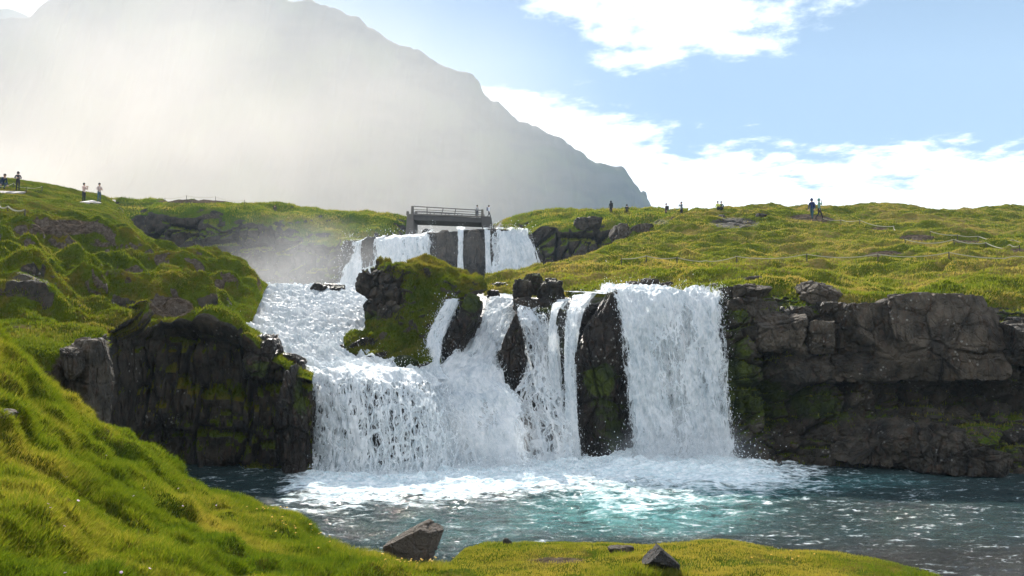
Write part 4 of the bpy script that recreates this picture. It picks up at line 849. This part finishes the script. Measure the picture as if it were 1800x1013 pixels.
    md2 = o.modifiers.new('u', 'SUBSURF'); md2.levels = 1; md2.render_levels = 1
    dg = bpy.context.evaluated_depsgraph_get(); me2 = bpy.data.meshes.new_from_object(o.evaluated_get(dg)); bpy.data.objects.remove(o)
    me2.name = 'person'
    if me2.materials: me2.materials.clear()
    for mm in (M_skin, mt, ml, M_shoe): me2.materials.append(mm)
    seg = [(np.array(V[a]), np.array(V[b]), T[b]) for a, b in E]; ix = dict(s=0, t=1, l=2, f=3)
    for p in me2.polygons:
        c = np.array(p.center); best = 9; t_ = 's'
        for (a, b, tt) in seg:
            ab = b - a; q_ = np.clip(((c - a) @ ab) / max(ab @ ab, 1e-9), 0, 1); d_ = np.linalg.norm(c - a - ab * q_)
            if d_ < best: best = d_; t_ = tt
        p.material_index = ix[t_]; p.use_smooth = True
    me2.transform(__import__('mathutils').Matrix.Scale(k, 4))
    o = bpy.data.objects.new('person', me2); COL.objects.link(o); o.location = base + np.array([0, 0, -sink]); o.rotation_euler = (0, 0, math.radians(facing)); tag(o, label, 'person', group)
    hc = np.array(V[hd]) * k
    if hood: MB().ell(hc + np.array([0, .025, .01]) * k, np.array([.125, .125, .15]) * k, 14, 10).build('hood', mt, o, smooth_=True)
    else: MB().ell(hc + np.array([0, .028, .035]) * k, np.array([.108, .112, .12]) * k, 14, 10).build('hair', M_hair, o, smooth_=True)
    f = MB(); f.ell(hc + np.array([0, -.115, -.01]) * k, np.array([.014, .02, .025]) * k, 6, 5); f.build('nose', M_skin, o, smooth_=True)
    for s_ in (-1, 1): MB().ell(hc + np.array([s_ * .035, -.095, .015]) * k, np.array([.012, .01, .009]) * k, 6, 5).build('eye', M_face, o, smooth_=True)
    MB().ell(hc + np.array([0, -.095, -.055]) * k, np.array([.025, .01, .006]) * k, 6, 5).build('mouth', M_face, o, smooth_=True)
    if pack:
        cc = np.array(V[che]) * k; c0 = cc + np.array([0, 0.23, -0.02]) * k; w_, d_, h_ = 0.15 * k, 0.10 * k, 0.23 * k
        b_ = MB().box(c0[0] - w_, c0[0] + w_, c0[1] - d_, c0[1] + d_, c0[2] - h_, c0[2] + h_); b_.build('backpack', cloth('backpack_fabric', pack), o, 0.05 * k)
    return o
person('person in all dark clothes standing alone at the far left looking at their hands', 31, 335, 73, 33, facing=20, top=(.035, .03, .035), arms='chest', hood=True, lean=4)
person('person in dark blue clothes bending down at the far left edge', 3, 332, 73, 26, facing=60, top=(.02, .035, .07), legs=(.06, .09, .14), pose='crouch', arms='down', lean=35)
person('person in a pale pink top and black trousers holding up a phone', 147, 355, 76, 33, facing=70, top=(.55, .40, .36), legs=(.02, .02, .025), arms='phone')
person('person in a pale grey top and blue trousers looking at the camera in their hands', 174, 355, 76, 33, facing=60, top=(.45, .36, .33), legs=(.05, .09, .13), arms='chest')
person('distant hiker whose upper body shows above the far left crest', 483, 372, 92, 18, facing=0, top=(.05, .045, .04), arms='down', sink=0.7)
person('person in a light shirt standing behind the bridge railing', 839, 383, 89, 22, facing=150, top=(.35, .36, .38), legs=(.03, .035, .05), arms='phone', on_deck=True)
person('person in a white jacket with a backpack walking off the right end of the bridge', 859.5, 384, 88.5, 23, facing=90, top=(.65, .68, .78), legs=(.03, .03, .035), arms=('down', 'up'), pack=(.12, .13, .2), pose='walk', on_deck=True)
person('dark hiker with a backpack on the skyline in front of the mountain', 1074, 374, 86, 15, facing=200, top=(.02, .022, .03), pack=(.02, .02, .02), hood=True, sink=.25)
person('smaller dark hiker on the skyline right of the first one', 1102, 374, 87, 12, facing=180, top=(.02, .02, .022), sink=.6)
person('dark hiker with a bag on the skyline just right of the mountain', 1171, 376, 78, 14, facing=-80, top=(.03, .025, .03), pack=(.03, .03, .03), sink=.4)
person('grey clad hiker raising a camera on the skyline', 1198, 375, 79, 14, facing=-60, top=(.12, .14, .16), arms='face', sink=.4)
person('seated hiker in a bright yellow green jacket on the skyline', 1262, 370, 77, 11, facing=10, top=(.45, .5, .08), pose='sit', arms='chest')
person('seated hiker in a dark green jacket next to the yellow green one', 1268, 370, 77, 11, facing=-10, top=(.05, .09, .05), pose='sit', arms='chest')
person('walker in a navy jacket and teal trousers on the right hillside path', 1428, 386, 66, 37, facing=-40, top=(.015, .03, .10), legs=(.03, .075, .095), hood=True, pose='walk', arms='down', pack=(.01, .02, .06), lean=6)
person('walker in a green jacket and black trousers with one hand at their face', 1440.5, 386, 66.6, 37, facing=55, top=(.14, .26, .22), legs=(.02, .015, .018), hood=True, pose='walk', arms=('down', 'face'))

# ------------------------------------------------------------------ rope barriers and platforms
def rope_fence(label, pts, Yg, hpx, thick=0.022, sag=0.35, ends=True):
    tops = []; Ym = [h[1] for h in (hit(px, py + hpx) for px, py in pts) if h is not None]; Ym = float(np.median(Ym)) if Ym else Yg; Yp = None
    for (px, py) in pts:
        g = hit(px, py + hpx)
        yc = Ym if g is None else float(np.clip(g[1], Ym - 4, Ym + 4)); yc = yc if Yp is None else float(np.clip(yc, Yp - 3, Yp + 3)); Yp = yc
        g = drop(at(px, py, yc)); g[2] = min(g[2], at(px, py, yc)[2] - .25)
        tp = at(px, py, g[1]); tops.append((g, tp))
    o = empty('rope_barrier', tops[0][0].tolist()); tag(o, label, 'rope barrier', 'rope barriers along the paths'); b0 = tops[0][0]
    for g, tp in tops: MB().tube([g - b0 - np.array([0, 0, .3]), tp - b0 + np.array([0, 0, .04])], 0.03, 6).build('post', M_post, o)
    for (g1, t1), (g2, t2) in zip(tops[:-1], tops[1:]):
        n = 12; L = np.linalg.norm(t2 - t1)
        pp = [t1 + (t2 - t1) * s - np.array([0, 0, sag * min(L / 6, 1.0) * 4 * s * (1 - s)]) - b0 for s in np.linspace(0, 1, n)]
        pp = [np.array([p_[0], p_[1], max(p_[2], drop(p_ + b0)[2] + 0.14 - b0[2])]) for p_ in pp]
        MB().tube(pp, thick, 5).build('rope', M_rope, o)
    return o
rope_fence('white rope barrier running down from the two walkers to the path corner', [(1446, 384), (1478, 387), (1511, 387), (1571, 398), (1573.5, 412)], 62, 9, 0.024)
rope_fence('upper white rope barrier along the far side of the right hand path', [(1635, 407), (1683, 413.5), (1719, 415.5), (1781, 422), (1830, 432)], 58, 9, 0.03)
rope_fence('lower white rope barrier on the near side of the right hand path', [(1591, 421), (1677, 421), (1733, 427), (1792, 432)], 54, 9, 0.03, .55)
rope_fence('long white rope barrier crossing the lower right hillside', [(1092, 455), (1136, 450), (1190, 453), (1295, 451), (1418, 447), (1543, 447), (1668, 444), (1850, 451)], 50, 13, 0.024, .3)
rope_fence('fallen end of rope at the left end of the lower hillside barrier', [(1065, 457), (1076, 470)], 50, 3, 0.022)
rope_fence('white rope barrier beside the nearer platform at the left edge', [(-12, 344), (14, 363), (44, 369)], 62, 11, 0.045, .5)
rope_fence('thin rope barrier behind the person standing at the far left', [(-10, 326), (24, 322), (46, 330), (74, 328)], 71, 8, 0.02, .4)
rope_fence('faint rope barrier on the skyline above the far cliff', [(290, 349), (328, 344), (379, 346), (430, 352)], 89, 9, 0.015, .3)
def platform(label, pts, Yg, mat=M_deckp, th=0.0):
    P = []
    for (px, py) in pts:
        g = foot(px, py, Yg); P.append(np.array([g[0], g[1], at(px, py, g[1])[2]]))
    P = [np.array([p[0], p[1], p[2] + 0.05]) for p in P]
    b = np.mean(P, 0); o = MB().hexa([tuple(p - b - np.array([0, 0, th + .25])) for p in P] + [tuple(p - b) for p in P]).build('viewing_platform', mat, None, 0.03); o.location = b
    tag(o, label, 'platform', 'pale viewing platforms'); return o
platform('pale flat platform under the two people with cameras on the left hill', [(139, 356), (178, 357), (204, 352), (160, 353)], 75)
platform('pale flat platform at the feet of the lone dark clad person', [(-20, 341), (26, 340.5), (46, 338), (-10, 336)], 72)
platform('nearer pale platform sloping into view at the left edge', [(-40, 386), (36, 390), (24, 384), (-40, 377)], 52)

# ------------------------------------------------------------------ grass
def tufts(name, S, n, hmin, hmax, wd, mat, seed, dpow=2.0, lean=0.5, per=1, thr=0.45, clump=0.0, xr=(-80, 1880), yr=(-50, 1060), tintn=0.6, kind='stuff', extra=None, t0=0.5):
    rg = np.random.default_rng(seed)
    G = S['G']; nv, nu = G.shape[:2]
    c = 0.25 * (G[:-1, :-1] + G[1:, :-1] + G[:-1, 1:] + G[1:, 1:])
    ar = np.linalg.norm(np.cross(G[1:, :-1] - G[:-1, :-1], G[:-1, 1:] - G[:-1, :-1]), axis=-1)
    px = S['px'][:-1, :-1]; py = S['py'][:-1, :-1]; vg = S['veg'][:-1, :-1]
    w = ar * np.where(vg > thr, vg, 0) / np.maximum(c[..., 1], 3) ** dpow
    w = w * ((px > xr[0]) & (px < xr[1]) & (py > yr[0]) & (py < yr[1])) * (S['N'][:-1, :-1, 2] > -0.15)
    if clump: w = w * np.clip(0.5 + clump * fbm(c * 1.3, 3, seed), 0.03, None)
    if extra is not None: w = w * extra(c, px, py)
    cdf = np.cumsum(w.ravel()); cdf /= cdf[-1]
    idx = np.searchsorted(cdf, rg.random(n)); i = np.minimum(idx // (nu - 1), nv - 2); j = np.minimum(idx % (nu - 1), nu - 2)
    a = rg.random((n, 1)); b = rg.random((n, 1))
    P = (G[i, j] * (1 - a) + G[i, j + 1] * a) * (1 - b) + (G[i + 1, j] * (1 - a) + G[i + 1, j + 1] * a) * b
    if per > 1:
        P = np.repeat(P, per, 0); P[:, :2] += rg.normal(size=(len(P), 2)) * hmax * 0.18; nn = np.repeat(S['N'][i, j], per, 0)
    else: nn = S['N'][i, j]
    m_ = len(P); cl = fbm(P * 0.9, 3, seed + 4); cl2 = fbm(P * 4, 2, seed + 6)
    h = rg.uniform(hmin, hmax, m_) * (0.75 + 0.9 * np.clip(cl + 0.3 * cl2 + 0.2, 0, 1)); ang = rg.uniform(0, 2 * np.pi, m_)
    wind = np.stack([0.35 + 0 * ang, 0.0 * ang, 0 * ang], -1)
    up = nn * 0.5 + np.array([0, 0, 0.75]); d = np.stack([np.cos(ang), np.sin(ang), 0 * ang], -1) * rg.uniform(0.1, 1, m_)[:, None] * lean
    dirn = up + d * 0.6 + wind * 0.3; dirn /= np.linalg.norm(dirn, axis=-1, keepdims=True)
    tip = P + dirn * h[:, None] + (d * 0.75 + wind * 0.4) * (h * 0.55)[:, None] - np.array([0, 0, 1]) * (h * 0.10)[:, None]; mid = P + dirn * (h * 0.55)[:, None]
    side = np.stack([np.cos(ang + 1.2), np.sin(ang + 1.2) * 0.5, 0 * ang], -1) * (wd * rg.uniform(0.6, 1.3, m_))[:, None]
    base = P - nn * 0.02
    V = np.stack([base - side, base + side, mid + side * 0.75, mid - side * 0.75, tip], 1).reshape(-1, 3)
    f = np.array([[0, 1, 2], [0, 2, 3], [3, 2, 4]]); Fc = (np.arange(m_)[:, None, None] * 5 + f[None]).reshape(-1, 3)
    tint = np.clip(t0 + tintn * 1.6 * fbm(P * 0.45, 4, seed + 9) + rg.normal(size=m_) * 0.13, 0, 1)
    o = mesh_np(name, V, Fc, mat, True, dict(tint=np.repeat(tint, 5))); o['kind'] = kind; return o
M_g1 = blade_mat('bank_grass', (0.03, 0.07, 0.004), (0.11, 0.145, 0.009), (0.27, 0.22, 0.045))
M_g2 = blade_mat('hill_grass', (0.05, 0.085, 0.007), (0.13, 0.155, 0.018), (0.27, 0.205, 0.07))
M_g3 = blade_mat('left_grass', (0.035, 0.06, 0.005), (0.09, 0.12, 0.010), (0.19, 0.15, 0.04), 0.4)
left = lambda c, px, py: smooth(760, 560, px) * 1.0 + 0.0
right = lambda c, px, py: smooth(560, 700, px)
tufts('grass', S_bank, 330000, 0.05, 0.15, 0.0042, M_g1, 1, 1.7, 0.8, thr=0.2, clump=0.8, extra=left)
tufts('grass', S_bank, 110000, 0.02, 0.05, 0.0045, M_g1, 2, 1.7, 0.9, thr=0.2, clump=1.3, extra=right, t0=0.68)
tufts('grass', S_lh, 200000, 0.04, 0.13, 0.012, M_g3, 3, 1.6, 0.8, thr=0.4, clump=0.5)
tufts('grass', S_rh, 230000, 0.05, 0.15, 0.017, M_g2, 4, 1.6, 0.9, t0=0.62, thr=0.3, clump=0.4)
tufts('grass', S_mm, 50000, 0.05, 0.14, 0.012, M_g3, 5, 1.0, 0.9, thr=0.3, clump=0.4)
tufts('grass', S_bl, 36000, 0.08, 0.26, 0.03, M_g2, 6, 1.0, 0.9, thr=0.5)
tufts('grass', S_uf, 30000, 0.08, 0.24, 0.03, M_g2, 7, 1.0, 0.9, thr=0.5)
tufts('grass', S_rc, 12000, 0.05, 0.16, 0.014, M_g2, 8, 1.0, 0.9, thr=0.3)

tufts('grass', S_bank, 7000, 0.05, 0.13, 0.0045, M_g1, 12, 1.7, 0.8, thr=0.05, t0=0.55,
      extra=lambda c, px, py: blobmask(px, py, [(1130, 1004, 26, 6, 1), (1185, 1008, 26, 6, 1), (1160, 1012, 40, 5, 1), (1092, 979, 34, 4, .8), (700, 996, 40, 6, 1), (760, 999, 30, 5, 1), (2, 745, 26, 8, .6)]))
# ------------------------------------------------------------------ flowers
M_yel = simple_mat('buttercup_petal', (0.6, 0.36, 0.02), 0.6, 0.1, 30); M_stem = simple_mat('stem', (0.07, 0.13, 0.02), 0.7); M_pink = simple_mat('pale_petal', (0.6, 0.42, 0.58), 0.6, 0.1, 30)
def flower_mesh(mat, r):
    b = MB()
    for k in range(5):
        a = 2 * math.pi * k / 5; ca, sa = math.cos(a), math.sin(a)
        b.ell((ca * r * .55, sa * r * .55, r * .25), (r * .5, r * .5, r * .22), 6, 5)
    return b
def flower_proto(pm, r, h):
    root = empty('wildflower', (0, 0, -1.2))
    MB().tube([(0, 0, -.02), (.004, .002, h * .5), (0, 0, h)], .0025, 4).build('stem', M_stem, root)
    b = flower_mesh(pm, r); b.V = [(x, y, z + h) for x, y, z in b.V]; b.build('petals', pm, root, smooth_=True); return root
protos = {'y': flower_proto(M_yel, .017, .13), 'p': flower_proto(M_pink, .013, .14)}; used = set()
def put_flower(kind, p, label, group):
    root = protos[kind]
    if kind not in used: used.add(kind); r = root
    else:
        r = root.copy(); COL.objects.link(r)
        for ch in root.children: c = ch.copy(); COL.objects.link(c); c.parent = r
    s = random.uniform(.75, 1.3); r.scale = (s, s, s); r.rotation_euler = (random.uniform(-.5, .5), random.uniform(-.5, .5), random.uniform(0, 6)); r.location = p; tag(r, label, 'flower', group)
def patch(kind, n, cx, cy, rx, ry, label, group):
    for _ in range(n):
        for t_ in range(6):
            g = hit(random.gauss(cx, rx), random.gauss(cy, ry))
            if g is not None and g[2] > 0.03 and g[1] < 20: put_flower(kind, g, label, group); break
patch('y', 30, 735, 994, 25, 4, 'yellow buttercup in the patch in front of the big brown boulder', 'buttercups in front of the boulder')
patch('y', 20, 545, 935, 30, 16, 'yellow buttercup on the left bank above the water edge', 'buttercups on the left bank edge')
patch('y', 12, 470, 902, 20, 4, 'yellow buttercup on the crest of the left bank', 'buttercups on the left bank crest')
patch('y', 12, 1400, 998, 60, 6, 'yellow buttercup on the low right part of the bank', 'buttercups on the right bank')
patch('p', 16, 180, 900, 120, 60, 'pale pink flower in the grass of the left slope', 'pale flowers on the left slope')

# ------------------------------------------------------------------ air
HZ = MB().box(-1550, 1550, -70, 1560, -3.2, 560).build('haze', M_conc); HZ.data.materials.clear()
m, nt = newmat('haze_air'); q = N(nt); pv = q.n('ShaderNodeVolumePrincipled'); pv.inputs['Color'].default_value = (0.58, 0.78, 1.0, 1); pv.inputs['Density'].default_value = 0.00026
pv.inputs['Anisotropy'].default_value = 0.05; q.out(None, vol=pv.outputs[0]); HZ.data.materials.append(m); HZ['kind'] = 'stuff'
def mist(name, cx, cy, Y, rx, ry, rz, dens, nscale, col=(0.96, 0.98, 1.0)):
    c = at(cx, cy, Y); D = sph(28, 18) * np.array([rx, ry, rz])
    o = mesh_np(name, D, wrap_faces(18, 28), None); o.location = c; o['kind'] = 'stuff'
    m, nt = newmat(name); q = N(nt); tc = q.n('ShaderNodeTexCoord').outputs['Object']
    ln = q.n('ShaderNodeVectorMath', operation='LENGTH'); q.l(q.mapping(tc, (1 / rx, 1 / ry, 1 / rz)), ln.inputs[0])
    fall_ = q.sstep(ln.outputs['Value'], 1.0, 0.15); nz = q.sstep(q.noise(tc, nscale, 3, .55), .22, .72)
    pv = q.n('ShaderNodeVolumePrincipled'); pv.inputs['Color'].default_value = (*col, 1); pv.inputs['Anisotropy'].default_value = 0.3
    q.l(q.math('MULTIPLY', q.math('MULTIPLY', fall_, nz), dens), pv.inputs['Density']); q.out(None, vol=pv.outputs[0]); o.data.materials.append(m); return o
mist('mist', 520, 475, 69, 12, 6, 6, 0.06, .12)
mist('mist', 180, 290, 330, 250, 120, 125, 0.0066, .009, (1, 0.93, 0.86))
mist('mist', 780, 470, 72.5, 11, 2, 5, 0.03, .2)
mist('mist', 1195, 800, 25.9, 2.9, 1.5, 1.6, 0.6, .6)
mist('mist', 850, 790, 25.2, 3.6, 1.5, 1.6, 0.35, .6)

# ------------------------------------------------------------------ sky, sun, camera
AZ, EL = math.radians(-12), math.radians(37)
w = bpy.data.worlds.new("World"); scn.world = w; w.use_nodes = True; nt = w.node_tree; nt.nodes.clear(); q = N(nt)
sky = q.n('ShaderNodeTexSky', sky_type='NISHITA'); sky.sun_disc = False; sky.sun_elevation = EL; sky.sun_rotation = AZ % (2 * math.pi); sky.air_density = 1.0; sky.dust_density = 0.1; sky.ozone_density = 2.4
g = q.n('ShaderNodeTexCoord').outputs['Generated']; sx = q.n('ShaderNodeSeparateXYZ'); q.l(g, sx.inputs[0]); X, Y, Z = sx.outputs
yp = q.math('MAXIMUM', Y, 0.05); u = q.math('DIVIDE', X, yp); v = q.math('DIVIDE', Z, yp)
zc = q.math('ADD', q.math('MAXIMUM', Z, 0.0), 0.10); cm = q.n('ShaderNodeCombineXYZ'); q.l(q.math('DIVIDE', X, zc), cm.inputs[0]); q.l(q.math('DIVIDE', Y, zc), cm.inputs[1])
cn = q.noise(cm.outputs[0], 2.6, 8, 0.62, 0.3); cn2 = q.noise(cm.outputs[0], 9.0, 5, 0.6); cnz = q.math('ADD', q.math('MULTIPLY', q.math('SUBTRACT', cn, .5), 1.0), q.math('MULTIPLY', q.math('SUBTRACT', cn2, .5), 0.55))
l1 = q.math('SUBTRACT', 0.312, q.math('MULTIPLY', u, 0.231)); l2 = q.math('ADD', 0.172, q.math('MULTIPLY', u, 0.122)); L = q.math('MAXIMUM', l1, l2)
band = q.sstep(q.math('ADD', q.math('MULTIPLY', q.math('SUBTRACT', L, v), 12.0), q.math('MULTIPLY', cnz, 2.6)), -0.2, 0.4)
band = q.math('MULTIPLY', band, q.sstep(Y, 0.05, 0.3))
gap = q.math('MULTIPLY', q.sstep(u, 0.38, 0.55), q.math('SUBTRACT', 1.0, q.sstep(q.math('ABSOLUTE', q.math('SUBTRACT', v, 0.190)), 0.005, 0.03)))
band = q.math('MULTIPLY', band, q.math('SUBTRACT', 1.0, q.math('MULTIPLY', gap, q.math('MULTIPLY', q.sstep(cn, .42, .6), .5))))
eu = q.math('DIVIDE', q.math('SUBTRACT', u, 0.215), 0.205); ev = q.math('DIVIDE', q.math('SUBTRACT', v, 0.46), 0.115)
el = q.math('SUBTRACT', 1.0, q.math('ADD', q.math('MULTIPLY', eu, eu), q.math('MULTIPLY', ev, ev)))
top = q.sstep(q.math('ADD', el, q.math('MULTIPLY', cnz, 3.0)), -0.02, 0.7); top = q.math('MULTIPLY', top, q.sstep(Y, 0.05, 0.3))
top = q.math('MULTIPLY', top, q.sstep(el, -1.0, -0.2))
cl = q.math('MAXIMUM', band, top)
back = q.math('MULTIPLY', q.sstep(cn, 0.42, 0.58), q.sstep(Y, 0.15, -0.2)); cl = q.math('MAXIMUM', cl, q.math('MULTIPLY', back, 0.8))  # unseen clouds behind the camera, added as fill light for the shaded falls
SKY = 0.035
sc_ = q.n('ShaderNodeVectorMath', operation='SCALE'); q.l(sky.outputs[0], sc_.inputs[0]); sc_.inputs['Scale'].default_value = SKY
c = q.mix(cl, sc_.outputs[0], q.mix(q.sstep(Y, 0.1, -0.2), (0.62, 0.64, 0.68), (1.1, 1.12, 1.15)))  # clouds behind the camera made brighter than the visible ones to raise ambient light
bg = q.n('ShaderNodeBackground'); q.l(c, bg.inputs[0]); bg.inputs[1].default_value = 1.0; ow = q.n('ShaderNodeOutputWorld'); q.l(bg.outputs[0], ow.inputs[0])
ld = bpy.data.lights.new('sun', 'SUN'); ld.energy = 5.0; ld.angle = math.radians(0.5); ld.color = (1.0, 0.94, 0.85)
lo = bpy.data.objects.new('sun', ld); COL.objects.link(lo)
tv = Vector((math.sin(AZ) * math.cos(EL), math.cos(AZ) * math.cos(EL), math.sin(EL))); lo.rotation_euler = tv.to_track_quat('Z', 'Y').to_euler(); lo.location = (0, 0, 60)
cd = bpy.data.cameras.new('camera'); cd.sensor_width = 36; cd.lens = F / 1800 * 36; cd.clip_end = 6000; cd.clip_start = 0.1
co = bpy.data.objects.new('camera', cd); COL.objects.link(co); co.location = (0, 0, CAMZ); co.rotation_euler = (math.pi / 2 + PITCH, 0, 0); scn.camera = co
scn.view_settings.view_transform = 'Standard'; scn.view_settings.look = 'None'; scn.view_settings.exposure = 1.38; scn.view_settings.gamma = 1.0
scn.render.engine = 'CYCLES'; cy = scn.cycles; cy.use_denoising = True; cy.denoiser = 'OPENIMAGEDENOISE'; cy.max_bounces = 6; cy.transparent_max_bounces = 12; cy.volume_bounces = 1
cy.volume_step_rate = 2.0; cy.volume_max_steps = 64; cy.use_adaptive_sampling = True; cy.adaptive_threshold = 0.02; cy.sample_clamp_indirect = 6
